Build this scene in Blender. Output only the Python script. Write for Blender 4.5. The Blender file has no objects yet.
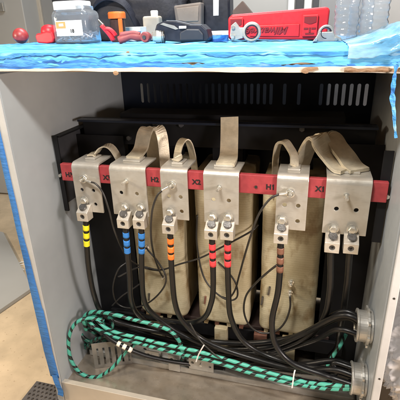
import bpy, bmesh, math, random
from math import radians, sin, cos, pi
from mathutils import Vector, Matrix, noise
random.seed(7)
S = bpy.context.scene
COL = S.collection

# ------------------------------------------------------------------ camera
FPX, PITCH, YAW, ROLL = 410.0, radians(22.6), radians(15.9), radians(-1.9)
EYE = Vector((0, -1.0, 1.35))
f_ = Vector((-sin(YAW)*cos(PITCH), cos(YAW)*cos(PITCH), -sin(PITCH)))
r0 = Vector((cos(YAW), sin(YAW), 0)); u0 = r0.cross(f_)
r_ = r0*cos(ROLL) + u0*sin(ROLL); u_ = -r0*sin(ROLL) + u0*cos(ROLL)
cd = bpy.data.cameras.new('camera'); cam = bpy.data.objects.new('camera', cd); COL.objects.link(cam)
M = Matrix.Identity(4)
for i in range(3):
    M[i][0] = r_[i]; M[i][1] = u_[i]; M[i][2] = -f_[i]; M[i][3] = EYE[i]
cam.matrix_world = M
cd.sensor_width = 36; cd.lens = 36*FPX/400; cd.clip_start = .02; cd.clip_end = 100
S.camera = cam

# ------------------------------------------------------------------ world, lamps, exposure
w = bpy.data.worlds.new('World'); S.world = w; w.use_nodes = True
bg = w.node_tree.nodes['Background']
bg.inputs[0].default_value = (.96, .97, 1.0, 1); bg.inputs[1].default_value = .075
S.view_settings.view_transform = 'Standard'; S.view_settings.look = 'None'
S.view_settings.exposure = 0.0; S.view_settings.gamma = 1

def lamp(name, loc, target, size, power, col):
    l = bpy.data.lights.new(name, 'AREA'); l.shape = 'RECTANGLE'; l.size = size[0]; l.size_y = size[1]
    l.energy = power; l.color = col
    o = bpy.data.objects.new(name, l); COL.objects.link(o); o.location = loc
    o.rotation_euler = (Vector(target)-Vector(loc)).to_track_quat('-Z', 'Y').to_euler()
    return o
lamp('ceiling_lamp', (-.3, .75, 3.0), (-.3, .55, 0), (1.6, .5), 74, (.90, .96, 1.0))
lamp('front_ceiling_lamp', (-.45, -.66, 2.10), (-.30, .15, .50), (.35, .12), 34, (1.0, .955, .89))
lamp('floor_work_lamp', (-1.9, -.6, 1.5), (-1.4, .4, 0), (.3, .3), 24, (1.0, .84, .62))
lamp('side_fill_lamp', (1.0, -.7, 1.2), (.5, .25, .35), (.3, .3), 30, (1.0, .88, .82))  # added fill with no known source, brightens the bag at the right

# ------------------------------------------------------------------ helpers
def P(px, py, Y=None, X=None, Z=None):
    """a point of the photograph (0..400) taken to real depth Y (or X, or Z), in metres"""
    d = f_*FPX + r_*(px-200) + u_*(200-py)
    if Y is not None: t = (Y-EYE.y)/d.y
    elif X is not None: t = (X-EYE.x)/d.x
    else: t = (Z-EYE.z)/d.z
    return EYE + d*t

def obj(name, bm, mat, parent=None, smooth=False, bevel=0, seg=2, solid=0):
    me = bpy.data.meshes.new(name)
    if isinstance(bm, bpy.types.Mesh): me = bm; me.name = name
    else:
        bm.normal_update(); bm.to_mesh(me); bm.free()
    if mat is not None:
        me.materials.clear(); me.materials.append(mat)
    if smooth:
        for p in me.polygons: p.use_smooth = True
    o = bpy.data.objects.new(name, me); COL.objects.link(o)
    if parent is not None: o.parent = parent; o.matrix_parent_inverse = Matrix.Translation(-world_loc(parent))
    if solid:
        m = o.modifiers.new('thick', 'SOLIDIFY'); m.thickness = solid; m.offset = 0
    if bevel:
        m = o.modifiers.new('bevel', 'BEVEL'); m.width = bevel; m.segments = seg; m.limit_method = 'ANGLE'; m.angle_limit = radians(40)
    return o
def world_loc(o):
    v = Vector(o.location)
    while o.parent: o = o.parent; v = v
    return Vector(o.get('wl', tuple(v)))
def thing(name, label, cat, loc=(0, 0, 0), group=None):
    o = bpy.data.objects.new(name, None); COL.objects.link(o); o.location = loc; o.empty_display_size = .02
    o['label'] = label; o['category'] = cat
    if group: o['group'] = group
    return o
def tag(o, label, cat, group=None):
    o['label'] = label; o['category'] = cat
    if group: o['group'] = group
    return o
def struct(o): o['kind'] = 'structure'; return o

def box(bm, x0, x1, y0, y1, z0, z1, rot=None, piv=None):
    r = bmesh.ops.create_cube(bm, size=1)
    vs = r['verts']; c = Vector(((x0+x1)/2, (y0+y1)/2, (z0+z1)/2)); s = (x1-x0, y1-y0, z1-z0)
    for v in vs:
        v.co = Vector((v.co.x*s[0], v.co.y*s[1], v.co.z*s[2]))
        if rot is not None: v.co = rot @ v.co
        v.co += c
    return vs
def BX(*a, **k):
    bm = bmesh.new(); box(bm, *a, **k); return bm
def cyl(bm, a, b, r, r2=None, n=20, cap=True):
    a = Vector(a); b = Vector(b); d = b-a
    q = d.to_track_quat('Z', 'Y').to_matrix().to_4x4()
    r = bmesh.ops.create_cone(bm, cap_ends=cap, segments=n, radius1=r, radius2=r if r2 is None else r2, depth=d.length,
                              matrix=Matrix.Translation((a+b)/2) @ q)
    return r['verts']
def CY(*a, **k):
    bm = bmesh.new(); cyl(bm, *a, **k); return bm
def ring(bm, c, axis, R, r, n=28, m=10, squash=1.0):
    q = Vector(axis).to_track_quat('Z', 'Y').to_matrix()
    rows = []
    for i in range(n):
        a = 2*pi*i/n; row = []
        for j in range(m):
            b = 2*pi*j/m
            p = Vector(((R+r*cos(b))*cos(a), (R+r*cos(b))*sin(a), r*sin(b)*squash))
            row.append(bm.verts.new(Vector(c)+q @ p))
        rows.append(row)
    for i in range(n):
        for j in range(m):
            bm.faces.new((rows[i][j], rows[(i+1) % n][j], rows[(i+1) % n][(j+1) % m], rows[i][(j+1) % m]))
def lathe(bm, prof, c, axis=(0, 0, 1), n=32):
    """prof: (radius, height) from bottom to top"""
    q = Vector(axis).to_track_quat('Z', 'Y').to_matrix(); rows = []
    for (r, h) in prof:
        rows.append([bm.verts.new(Vector(c)+q @ Vector((r*cos(2*pi*i/n), r*sin(2*pi*i/n), h))) for i in range(n)])
    for a, b in zip(rows, rows[1:]):
        for i in range(n): bm.faces.new((a[i], a[(i+1) % n], b[(i+1) % n], b[i]))
    if tuple(prof[0]) == tuple(prof[-1]): return
    if prof[0][0] > 1e-4: bm.faces.new(rows[0][::-1])
    if prof[-1][0] > 1e-4: bm.faces.new(rows[-1])
def prism(bm, pts, d):
    """closed polygon pts extruded by vector d"""
    d = Vector(d); a = [bm.verts.new(Vector(p)) for p in pts]; b = [bm.verts.new(Vector(p)+d) for p in pts]
    n = len(a); bm.faces.new(a); bm.faces.new(b[::-1])
    for i in range(n): bm.faces.new((a[i], b[i], b[(i+1) % n], a[(i+1) % n]))
    bmesh.ops.recalc_face_normals(bm, faces=bm.faces)
def catmull(pts, step=.008):
    pts = [Vector(p) for p in pts]
    q = [2*pts[0]-pts[1]]+pts+[2*pts[-1]-pts[-2]]; out = []
    for i in range(1, len(q)-2):
        p0, p1, p2, p3 = q[i-1:i+3]; n = max(2, int((p2-p1).length/step))
        for k in range(n):
            t = k/n
            out.append(.5*((2*p1)+(p2-p0)*t+(2*p0-5*p1+4*p2-p3)*t*t+(3*p1-p0-3*p2+p3)*t**3))
    out.append(pts[-1]); return out
def sweep(bm, path, r, n=14, v0=0.0, cap=True, rf=None):
    uv = bm.loops.layers.uv.verify()
    T = []
    for i in range(len(path)):
        a = path[max(0, i-1)]; b = path[min(len(path)-1, i+1)]; T.append((b-a).normalized())
    up = T[0].orthogonal().normalized(); rows = []; L = v0; Ls = []
    for i, p in enumerate(path):
        if i: L += (p-path[i-1]).length; up = (up-T[i]*up.dot(T[i])).normalized()
        sd = T[i].cross(up); rr = r*(rf(L) if rf else 1)
        rows.append([bm.verts.new(p+(up*cos(2*pi*k/n)+sd*sin(2*pi*k/n))*rr) for k in range(n)]); Ls.append(L)
    for i in range(len(rows)-1):
        for k in range(n):
            fc = bm.faces.new((rows[i][k], rows[i][(k+1) % n], rows[i+1][(k+1) % n], rows[i+1][k])); fc.smooth = True
            for lp, (uu, vv) in zip(fc.loops, ((k/n, Ls[i]), ((k+1)/n, Ls[i]), ((k+1)/n, Ls[i+1]), (k/n, Ls[i+1]))): lp[uv].uv = (uu, vv)
    if cap:
        bm.faces.new(rows[0][::-1]); bm.faces.new(rows[-1])
def sub(path, a, b):
    out = []; L = 0
    for i in range(1, len(path)):
        d = (path[i]-path[i-1]).length
        for t in (a, b):
            if L <= t < L+d: out.append(path[i-1].lerp(path[i], (t-L)/d))
        if a < L+d < b: out.append(path[i])
        L += d
    return out
def ribbon(bm, pts, wv, th=.005, step=.006, wfun=None):
    path = catmull(pts, step); wv = Vector(wv); rows = []
    for i, p in enumerate(path):
        t = (path[min(len(path)-1, i+1)]-path[max(0, i-1)]).normalized()
        wd = wv-t*wv.dot(t); wd = wd.normalized()*wv.length
        nn = t.cross(wd).normalized()*th*.5; h = wd*.5
        rows.append([bm.verts.new(p+a) for a in (-h-nn, h-nn, h+nn, -h+nn)])
    for a, b in zip(rows, rows[1:]):
        for k in range(4): bm.faces.new((a[k], a[(k+1) % 4], b[(k+1) % 4], b[k]))
    bm.faces.new(rows[0][::-1]); bm.faces.new(rows[-1]); bmesh.ops.recalc_face_normals(bm, faces=bm.faces)
def cut(o, cb):
    """cut the shape cb out of the mesh of o for good"""
    bmesh.ops.recalc_face_normals(cb, faces=cb.faces)
    me = bpy.data.meshes.new('c'); cb.to_mesh(me); cb.free(); c = bpy.data.objects.new('c', me); COL.objects.link(c)
    m = o.modifiers.new('b', 'BOOLEAN'); m.object = c; m.operation = 'DIFFERENCE'; m.solver = 'EXACT'
    bpy.context.view_layer.update()
    nm = bpy.data.meshes.new_from_object(o.evaluated_get(bpy.context.evaluated_depsgraph_get()))
    o.modifiers.clear(); mat = o.data.materials[0]; o.data = nm
    nm.materials.clear(); nm.materials.append(mat)
    bpy.data.objects.remove(c); return o
def text(name, s, mat, size, parent, loc, R, depth=.0006, align='CENTER', bold=0.0):
    cu = bpy.data.curves.new(name, 'FONT'); cu.body = s; cu.size = size; cu.extrude = depth; cu.align_x = align; cu.align_y = 'CENTER'; cu.offset = bold
    o = bpy.data.objects.new('t', cu); COL.objects.link(o); bpy.context.view_layer.update()
    me = bpy.data.meshes.new_from_object(o.evaluated_get(bpy.context.evaluated_depsgraph_get()))
    bpy.data.objects.remove(o)
    me.transform(Matrix.Translation(loc) @ R.to_4x4())
    return obj(name, me, mat, parent)
FRONT = Matrix(((1, 0, 0), (0, 0, -1), (0, 1, 0)))      # text that faces the camera side (-Y)

# ------------------------------------------------------------------ materials
def mat(name, col, rough=.5, metal=0, var=.12, scale=18, bump=.08, bscale=60, col2=None, stretch=(1, 1, 1), rvar=.1, spec=.5, trans=0, coat=0, alpha=1, detail=5, ior=1.45):
    m = bpy.data.materials.new(name); m.use_nodes = True; nt = m.node_tree; N = nt.nodes; L = nt.links
    b = N['Principled BSDF']; tc = N.new('ShaderNodeTexCoord'); mp = N.new('ShaderNodeMapping'); mp.inputs['Scale'].default_value = stretch
    L.new(tc.outputs['Object'], mp.inputs[0])
    n1 = N.new('ShaderNodeTexNoise'); n1.inputs['Scale'].default_value = scale; n1.inputs['Detail'].default_value = detail; n1.inputs['Roughness'].default_value = .6
    L.new(mp.outputs[0], n1.inputs[0])
    cr = N.new('ShaderNodeValToRGB'); cr.color_ramp.elements[0].position = .3; cr.color_ramp.elements[1].position = .7
    c2 = col2 or tuple(min(1, c*(1+var)) for c in col); c1 = col if col2 else tuple(c*(1-var) for c in col)
    cr.color_ramp.elements[0].color = (*c1, 1); cr.color_ramp.elements[1].color = (*c2, 1)
    L.new(n1.outputs[0], cr.inputs[0]); L.new(cr.outputs[0], b.inputs['Base Color'])
    b.inputs['Metallic'].default_value = metal; b.inputs['Specular IOR Level'].default_value = spec
    mr = N.new('ShaderNodeMapRange'); mr.inputs['To Min'].default_value = max(0, rough-rvar); mr.inputs['To Max'].default_value = min(1, rough+rvar)
    n2 = N.new('ShaderNodeTexNoise'); n2.inputs['Scale'].default_value = bscale; n2.inputs['Detail'].default_value = 4; L.new(mp.outputs[0], n2.inputs[0])
    L.new(n2.outputs[0], mr.inputs[0]); L.new(mr.outputs[0], b.inputs['Roughness'])
    if bump:
        bp = N.new('ShaderNodeBump'); bp.inputs['Strength'].default_value = bump; bp.inputs['Distance'].default_value = .004
        L.new(n2.outputs[0], bp.inputs['Height']); L.new(bp.outputs[0], b.inputs['Normal'])
    if trans: b.inputs['Transmission Weight'].default_value = trans; b.inputs['IOR'].default_value = ior
    if coat: b.inputs['Coat Weight'].default_value = coat
    if alpha < 1: b.inputs['Alpha'].default_value = alpha
    m['b'] = b.name
    return m
def N_(m): return m.node_tree.nodes, m.node_tree.links, m.node_tree.nodes['Principled BSDF']

M_grey = mat('grey enamel', (.335, .36, .375), .45, 0, .10, 3.2, .04, 50, rvar=.16)
M_flange = mat('grey enamel edge', (.44, .435, .42), .4, 0, .10, 9, .04, 120)
M_navy = mat('black enamel panel', (.006, .010, .022), .35, 0, .3, 4, .02, 80)
M_black = mat('black painted steel', (.007, .007, .008), .55, 0, .3, 9, .05, 90, spec=.25)
M_brk = mat('dark bracket steel', (.045, .045, .05), .5, 0, .25, 9, .05, 90)
M_pan = mat('galvanised pan', (.46, .40, .33), .30, .7, .35, 3.5, .10, 26, stretch=(1, 1.6, 1))
M_sill = mat('pale enamel sill', (.50, .45, .38), .42, .2, .10, 6, .04, 60)
M_galv = mat('galvanised steel', (.50, .49, .46), .38, .6, .2, 14, .06, 60)
M_dgalv = mat('dull galvanised steel', (.26, .245, .22), .45, .5, .25, 14, .06, 60)
M_alum = mat('tinned plate', (.52, .495, .445), .34, .55, .14, 14, .03, 150, stretch=(1, 1, .25), col2=(.58, .55, .49))
M_lug = mat('machined lug', (.66, .62, .55), .33, .55, .10, 20, .05, 120)
M_bolt = mat('zinc bolt', (.66, .64, .58), .30, .8, .2, 60, .01, 120)
M_dbolt = mat('dark steel bolt', (.14, .135, .13), .35, .8, .3, 60, .1, 200)
M_hole = mat('hole shade steel', (.03, .025, .02), .6, .3, .2)
def scuff(m, k=.18):
    N, L, b = N_(m); tc = N.new('ShaderNodeTexCoord'); mp = N.new('ShaderNodeMapping'); mp.inputs['Scale'].default_value = (55, 55, 420); mp.inputs['Rotation'].default_value = (.4, 1.1, .3)
    nz = N.new('ShaderNodeTexNoise'); nz.inputs['Scale'].default_value = 1; nz.inputs['Detail'].default_value = 2; L.new(tc.outputs['Object'], mp.inputs[0]); L.new(mp.outputs[0], nz.inputs[0])
    cr = N.new('ShaderNodeValToRGB'); cr.color_ramp.elements[0].position = .30; cr.color_ramp.elements[1].position = .42; cr.color_ramp.elements[0].color = (.45, .42, .38, 1); cr.color_ramp.elements[1].color = (1, 1, 1, 1)
    L.new(nz.outputs[0], cr.inputs[0]); mx = N.new('ShaderNodeMixRGB'); mx.blend_type = 'MULTIPLY'; mx.inputs[0].default_value = k
    n2 = N.new('ShaderNodeTexNoise'); n2.inputs['Scale'].default_value = 22; n2.inputs['Detail'].default_value = 4; L.new(tc.outputs['Object'], n2.inputs[0])
    c2 = N.new('ShaderNodeValToRGB'); c2.color_ramp.elements[0].position = .35; c2.color_ramp.elements[1].position = .6; c2.color_ramp.elements[0].color = (.72, .66, .58, 1); c2.color_ramp.elements[1].color = (1, 1, 1, 1); L.new(n2.outputs[0], c2.inputs[0])
    m2 = N.new('ShaderNodeMixRGB'); m2.blend_type = 'MULTIPLY'; m2.inputs[0].default_value = .45
    L.new(b.inputs['Base Color'].links[0].from_socket, mx.inputs[1]); L.new(cr.outputs[0], mx.inputs[2]); L.new(mx.outputs[0], m2.inputs[1]); L.new(c2.outputs[0], m2.inputs[2]); L.new(m2.outputs[0], b.inputs['Base Color'])
def later(): 
    for m in (M_alum, M_lug, M_strap, M_pan, M_galv): scuff(m)
M_strap = mat('braided copper strap', (.58, .52, .40), .42, .3, .2, 30, .12, 260, stretch=(1, 1, 1))
M_red = mat('red fibreglass bar', (.30, .036, .042), .55, 0, .22, 30, .05, 120)
M_txt = mat('black ink', (.012, .010, .010), .6, 0, .1)
M_rubber = mat('black cable jacket', (.007, .007, .0075), .36, 0, .35, 12, .06, 70, spec=.42, rvar=.14)
M_wire = mat('thin black wire jacket', (.022, .020, .018), .38, 0, .3, 30, .05, 90)
M_brown = mat('red brown spacer', (.16, .07, .045), .6, 0, .3, 30, .1)
M_wood = mat('raw wood edge', (.62, .46, .30), .7, 0, .25, 12, .2, 80, stretch=(.3, 1, 6))
M_paper = mat('torn kraft paper', (.26, .155, .085), .75, 0, .2, 20, .3, 60)
M_white = mat('white plastic', (.82, .82, .80), .4, 0, .03, 20, .02)
M_cream = mat('cream tape band', (.78, .74, .64), .5, 0, .05, 50, .03)
M_conc = mat('floor', (.58, .45, .30), .75, 0, .22, 5, .3, 14, detail=9)
M_cab = mat('background cabinet grey', (.26, .26, .26), .5, 0, .06, 2, .03, 40)
M_cab2 = mat('background cabinet light grey', (.40, .39, .37), .5, 0, .06, 2, .03, 40)
M_dark = mat('black nylon cloth', (.016, .016, .022), .75, 0, .4, 20, .4, 120)
M_tool = mat('black tool plastic', (.012, .014, .024), .40, 0, .3, 30, .05)
M_redp = mat('red plastic', (.62, .020, .030), .42, 0, .10, 20, .04, 150)
M_redd = mat('deep red rubber', (.30, .020, .022), .45, 0, .2, 20, .05)
M_orange = mat('orange plastic', (.75, .15, .02), .4, 0, .08, 20, .03)
M_orl = mat('orange label ink', (.85, .26, .08), .5, 0, .05)
M_pink = mat('faded red rubber', (.27, .055, .055), .55, 0, .25, 20, .1)
M_tape = None
later()
def band(name, c): return mat(name, c, .42, 0, .06, 60, .06, 200)
B_yel = band('yellow tape', (.86, .76, .02)); B_blu = band('blue tape', (.03, .20, .58)); B_org = band('orange tape', (.90, .20, .03))
B_red = band('red tape', (.80, .055, .065)); B_brn = band('brown tape', (.20, .09, .055)); B_blk = band('black tape', (.02, .02, .02))

# winding insulation: tan, horizontal layers, stains
M_coil = mat('resin glass winding', (.43, .36, .215), .45, 0, .2, 7, .4, 40, col2=(.60, .53, .36))
def f():
    N, L, b = N_(M_coil); tc = N.new('ShaderNodeTexCoord')
    wv = N.new('ShaderNodeTexWave'); wv.bands_direction = 'Z'; wv.inputs['Scale'].default_value = 34; wv.inputs['Distortion'].default_value = 3.0
    wv.inputs['Detail'].default_value = 3; wv.inputs['Detail Scale'].default_value = 4; L.new(tc.outputs['Object'], wv.inputs[0])
    src = b.inputs['Base Color'].links[0].from_socket
    mx = N.new('ShaderNodeMixRGB'); mx.blend_type = 'MULTIPLY'; mx.inputs[0].default_value = .22
    cr = N.new('ShaderNodeValToRGB'); cr.color_ramp.elements[0].color = (.62, .58, .50, 1); cr.color_ramp.elements[1].color = (1, 1, 1, 1); cr.color_ramp.elements[1].position = .5
    L.new(wv.outputs[0], cr.inputs[0]); L.new(src, mx.inputs[1]); L.new(cr.outputs[0], mx.inputs[2])
    st = N.new('ShaderNodeTexNoise'); st.inputs['Scale'].default_value = 17; st.inputs['Detail'].default_value = 5; smp = N.new('ShaderNodeMapping'); smp.inputs['Scale'].default_value = (1, 1, .55); L.new(tc.outputs['Object'], smp.inputs[0]); L.new(smp.outputs[0], st.inputs[0])
    c2 = N.new('ShaderNodeValToRGB'); c2.color_ramp.elements[0].position = .53; c2.color_ramp.elements[1].position = .66
    c2.color_ramp.elements[0].color = (1, 1, 1, 1); c2.color_ramp.elements[1].color = (.45, .33, .20, 1); L.new(st.outputs[0], c2.inputs[0])
    m2 = N.new('ShaderNodeMixRGB'); m2.blend_type = 'MULTIPLY'; m2.inputs[0].default_value = .8; L.new(mx.outputs[0], m2.inputs[1]); L.new(c2.outputs[0], m2.inputs[2])
    L.new(m2.outputs[0], b.inputs['Base Color'])
    bp = N.new('ShaderNodeBump'); bp.inputs['Strength'].default_value = .12; bp.inputs['Distance'].default_value = .001
    L.new(wv.outputs[0], bp.inputs['Height']); L.new(b.inputs['Normal'].links[0].from_socket, bp.inputs['Normal']); L.new(bp.outputs[0], b.inputs['Normal'])
f()
# black cable wound with a green tape spiral
def spiral(name, ca, cb, pitch, duty):
    m = mat(name, ca, .42, 0, .1, 60, .08, 150); N, L, b = N_(m)
    uv = N.new('ShaderNodeUVMap'); sp = N.new('ShaderNodeSeparateXYZ'); L.new(uv.outputs[0], sp.inputs[0])
    nz = N.new('ShaderNodeTexNoise'); nz.inputs['Scale'].default_value = 6; nz.inputs['Detail'].default_value = 3; tc = N.new('ShaderNodeTexCoord'); L.new(tc.outputs['Object'], nz.inputs[0])
    a = N.new('ShaderNodeMath'); a.operation = 'MULTIPLY_ADD'; a.inputs[1].default_value = 1/pitch; L.new(sp.outputs[1], a.inputs[0]); L.new(sp.outputs[0], a.inputs[2])
    a2 = N.new('ShaderNodeMath'); a2.operation = 'MULTIPLY_ADD'; a2.inputs[1].default_value = 2.8; L.new(nz.outputs[0], a2.inputs[0]); L.new(a.outputs[0], a2.inputs[2])
    fr = N.new('ShaderNodeMath'); fr.operation = 'FRACT'; L.new(a2.outputs[0], fr.inputs[0])
    gt = N.new('ShaderNodeMath'); gt.operation = 'GREATER_THAN'; gt.inputs[1].default_value = duty; L.new(fr.outputs[0], gt.inputs[0])
    mx = N.new('ShaderNodeMixRGB'); L.new(gt.outputs[0], mx.inputs[0]); L.new(b.inputs['Base Color'].links[0].from_socket, mx.inputs[1]); mx.inputs[2].default_value = (*cb, 1)
    L.new(mx.outputs[0], b.inputs['Base Color']); return m
M_green = spiral('green and black spiral jacket', (.065, .36, .27), (.008, .016, .013), .037, .62)
M_green3 = spiral('mostly green spiral jacket', (.085, .42, .32), (.008, .016, .013), .046, .74)
M_green2 = spiral('dark green spiral jacket', (.02, .13, .09), (.008, .014, .012), .03, .5)
# overlapping blue masking tape
def tape_mat(name, stops, rough=.6, trans=0.0, seed=0.0, sc=(2.2, 9, 26)):
    m = mat(name, (.1, .3, .7), rough, 0, .1, 8, .9, 22, stretch=(1, 2.2, 3.5)); N, L, b = N_(m)
    tc = N.new('ShaderNodeTexCoord'); mp = N.new('ShaderNodeMapping'); mp.inputs['Scale'].default_value = sc; mp.inputs['Location'].default_value = (seed, 0, 0)
    L.new(tc.outputs['Object'], mp.inputs[0]); nz = N.new('ShaderNodeTexNoise'); nz.inputs['Scale'].default_value = 1.6; nz.inputs['Detail'].default_value = 6; nz.inputs['Distortion'].default_value = .8
    L.new(mp.outputs[0], nz.inputs[0]); cr = N.new('ShaderNodeValToRGB'); e = cr.color_ramp.elements
    while len(e) < len(stops): e.new(.5)
    for k, (p, c) in enumerate(stops): e[k].position = p; e[k].color = (*c, 1)
    L.new(nz.outputs[0], cr.inputs[0]); L.new(cr.outputs[0], b.inputs['Base Color'])
    if trans: b.inputs['Transmission Weight'].default_value = trans
    return m
M_tape = tape_mat('blue masking tape', [(.32, (.03, .17, .46)), (.44, (.06, .32, .62)), (.50, (.12, .42, .70)), (.56, (.05, .28, .58)), (.64, (.16, .48, .74)), (.74, (.42, .66, .80))])
M_tape2 = tape_mat('darker blue masking tape', [(.34, (.015, .08, .30)), (.46, (.03, .17, .50)), (.52, (.07, .30, .62)), (.60, (.03, .18, .50)), (.72, (.25, .45, .68))], seed=3.3, sc=(5, 9, 40))  # sharp blue steps also paint the light and shade of creases
M_tape3 = tape_mat('plain blue masking tape', [(.30, (.025, .14, .42)), (.7, (.05, .20, .52))], seed=1.3, sc=(4, 4, 4))
M_tapeL = tape_mat('light blue masking tape', [(.36, (.02, .14, .42)), (.47, (.06, .32, .62)), (.52, (.03, .18, .48)), (.60, (.09, .36, .64)), (.70, (.30, .54, .72))], seed=7, sc=(6, 9, 36))  # crease light and shade put into the colour here too
M_film = tape_mat('pale blue plastic film', [(.30, (.08, .30, .55)), (.45, (.20, .48, .72)), (.6, (.35, .62, .80)), (.75, (.60, .78, .86))], rough=.2, trans=.35, seed=5, sc=(6, 6, 6))
M_clear = mat('clear plastic', (.93, .95, .97), .06, 0, .02, 10, .3, 25, trans=.92, ior=1.28)
M_bag = mat('crumpled clear bag', (.90, .87, .85), .14, .05, .06, 8, .3, 18, trans=.08, ior=1.3)

def ztop(x): return 1.312-.0125*(x+.34)
WL, WR = -.862, .222        # inner faces of the side panels

# ------------------------------------------------------------------ setting
def grid(x0, x1, y0, y1, z, nx=1, ny=1):
    bm = bmesh.new(); vs = [[bm.verts.new((x0+(x1-x0)*i/nx, y0+(y1-y0)*j/ny, z)) for i in range(nx+1)] for j in range(ny+1)]
    for j in range(ny):
        for i in range(nx): bm.faces.new((vs[j][i], vs[j][i+1], vs[j+1][i+1], vs[j+1][i]))
    return bm
def f():
    N, L, b = N_(M_conc); tc = N.new('ShaderNodeTexCoord'); nz = N.new('ShaderNodeTexNoise'); nz.inputs['Scale'].default_value = 60; nz.inputs['Detail'].default_value = 2
    L.new(tc.outputs['Object'], nz.inputs[0]); cr = N.new('ShaderNodeValToRGB'); cr.color_ramp.elements[0].position = .28; cr.color_ramp.elements[1].position = .34
    cr.color_ramp.elements[0].color = (.3, .2, .12, 1); cr.color_ramp.elements[1].color = (1, 1, 1, 1); L.new(nz.outputs[0], cr.inputs[0])
    mx = N.new('ShaderNodeMixRGB'); mx.blend_type = 'MULTIPLY'; mx.inputs[0].default_value = .35; L.new(b.inputs['Base Color'].links[0].from_socket, mx.inputs[1]); L.new(cr.outputs[0], mx.inputs[2]); L.new(mx.outputs[0], b.inputs['Base Color'])
f()
struct(obj('floor', grid(-6, 6, -4, 6, 0), M_conc))
struct(obj('wall', BX(-6, 6, 3.6, 3.7, 0, 3.2), mat('back wall', (.30, .29, .28), .8, 0, .08, 1)))

# ------------------------------------------------------------------ enclosure
enc = thing('transformer_enclosure', 'grey sheet metal transformer cabinet with open front and blue tape on its left edge', 'cabinet')
obj('side_panel', BX(WL-.004, WL, 0.0, .80, .02, 1.250), M_grey, enc)
obj('side_panel', BX(WR, WR+.004, 0.0, .80, .02, 1.250), M_grey, enc)
obj('corner_flange', BX(WL-.034, WL-.0045, -.004, .02, .0, 1.250), M_flange, enc, bevel=.003)
obj('corner_flange', BX(WR+.0045, WR+.027, -.006, .02, .0, 1.250), M_flange, enc, bevel=.003)
for z in (.40, .68, .95): obj('flange_hole', CY((WR+.017, -.0072, z), (WR+.017, -.0055, z), .003), M_hole, enc)
# back panel with a row of tall rounded vents
bp = obj('back_panel', BX(WL-.003, WR+.10, .78, .784, .10, 1.255), M_navy, enc)
xs = [P(142+6.45*k, 94, Y=.78).x for k in range(21)] + [P(284.5, 94, Y=.78).x, P(299, 94, Y=.78).x] + [P(321+7.5*k, 94, Y=.78).x for k in range(7)]
cb = bmesh.new()
for x in xs:
    z0, z1, r = 1.045, 1.132, .0068
    pts = [(x+r*cos(a), .77, z1-r+r*sin(a)) for a in [pi*k/6 for k in range(7)]] + [(x+r*cos(a), .77, z0+r+r*sin(a)) for a in [pi+pi*k/6 for k in range(7)]]
    prism(cb, pts, (0, .03, 0))
cut(bp, cb)
obj('vent_light_backing', BX(WL-.8, .05, .90, .904, .9, 1.24), mat('dim vent backing', (.05, .055, .07), .6), enc)  # added sheet, its dark colour stands for dim light behind the vents
obj('vent_light_backing', BX(-.05, WR+.3, .94, .944, .9, 1.24), mat('bright vent backing', (.30, .30, .31), .6), enc)  # added sheet, paler to stand for brighter light behind the right vents
# floor pan, sill
obj('floor_pan', BX(WL, WR, .006, .78, .085, .089), M_pan, enc)
obj('front_sill', BX(WL-.002, WR+.002, -.003, .0045, .004, .112), M_sill, enc, bevel=.0015)
obj('sill_lip', BX(WL, WR, .0047, .018, .106, .110), M_sill, enc, bevel=.001)
obj('cross_channel', BX(WL+.02, WR-.01, .172, .245, .0905, .120), M_galv, enc, bevel=.003)
b2 = obj('cross_angle', BX(WL+.16, WR-.02, .205, .210, .1205, .162), M_galv, enc)
cb = bmesh.new()
for k in range(14):
    x = WL+.20+k*.062; cyl(cb, (x, .19, .142), (x, .22, .142), .008)
cut(b2, cb)
# brackets standing on the channel
for (xa, xb, za, zb2) in ((-.580, -.522, .136, .180), (-.483, -.437, .100, .178), (-.398, -.300, .128, .180)):
    o = obj('bracket', BX(xa, xb, .163, .1665, za, zb2), M_galv, enc, bevel=.0)
    obj('bracket_foot', BX(xa+.002, xb-.002, .167, .20, zb2-.030, zb2-.0265), M_galv, o)
    cb = bmesh.new(); cyl(cb, (xa+.014, .15, zb2-.02), (xa+.014, .18, zb2-.02), .0065); cyl(cb, (xb-.014, .15, zb2-.026), (xb-.014, .18, zb2-.026), .0055); cut(o, cb)
    obj('bracket_bolt', CY(((xa+xb)/2, .163, zb2-.022), ((xa+xb)/2, .156, zb2-.022), .006, n=6), M_bolt, enc)
# slotted vent plate low on the left
rt = Matrix.Rotation(radians(24), 3, 'Z')
vp = obj('slotted_plate', BX(-.79, -.64, .14, .143, .09, .215, rot=rt), M_dgalv, enc)
cb = bmesh.new()
for k in range(6):
    c = Vector((-.715, .1415, .15))+rt @ Vector((-.055+.024*k, 0, 0))
    vs = box(cb, c.x-.004, c.x+.004, c.y-.01, c.y+.01, .105, .19, rot=rt)
cut(vp, cb)
# mounting bracket on the left panel and its match on the right
bm = bmesh.new(); box(bm, WL+.0005, WL+.004, .20, .46, .77, 1.022); obj('mounting_bracket', bm, M_brk, enc)
bm = bmesh.new(); box(bm, WL+.0045, WL+.022, .192, .199, .75, 1.030); box(bm, WL+.0045, WL+.03, .1995, .46, 1.0225, 1.028); obj('bracket_edge', bm, M_black, enc, bevel=.001)
bm = bmesh.new(); box(bm, WR-.030, WR-.004, .169, .176, .75, 1.03); obj('bracket_edge', bm, M_black, enc, bevel=.001)
c = P(57, 175, Y=.19); obj('bracket_bolt', CY((WL+.014, .192, c.z), (WL+.014, .184, c.z), .006, n=6), M_bolt, enc)
c = P(387, 196, Y=.165); obj('bracket_bolt', CY((c.x, .165, c.z), (c.x, .155, c.z), .0065, n=6), M_bolt, enc)
obj('dark_gap_board', BX(WL+.0045, -.665, .340, .346, .092, 1.0), M_black, enc)  # added black board standing in for the dark left of the coils
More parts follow.
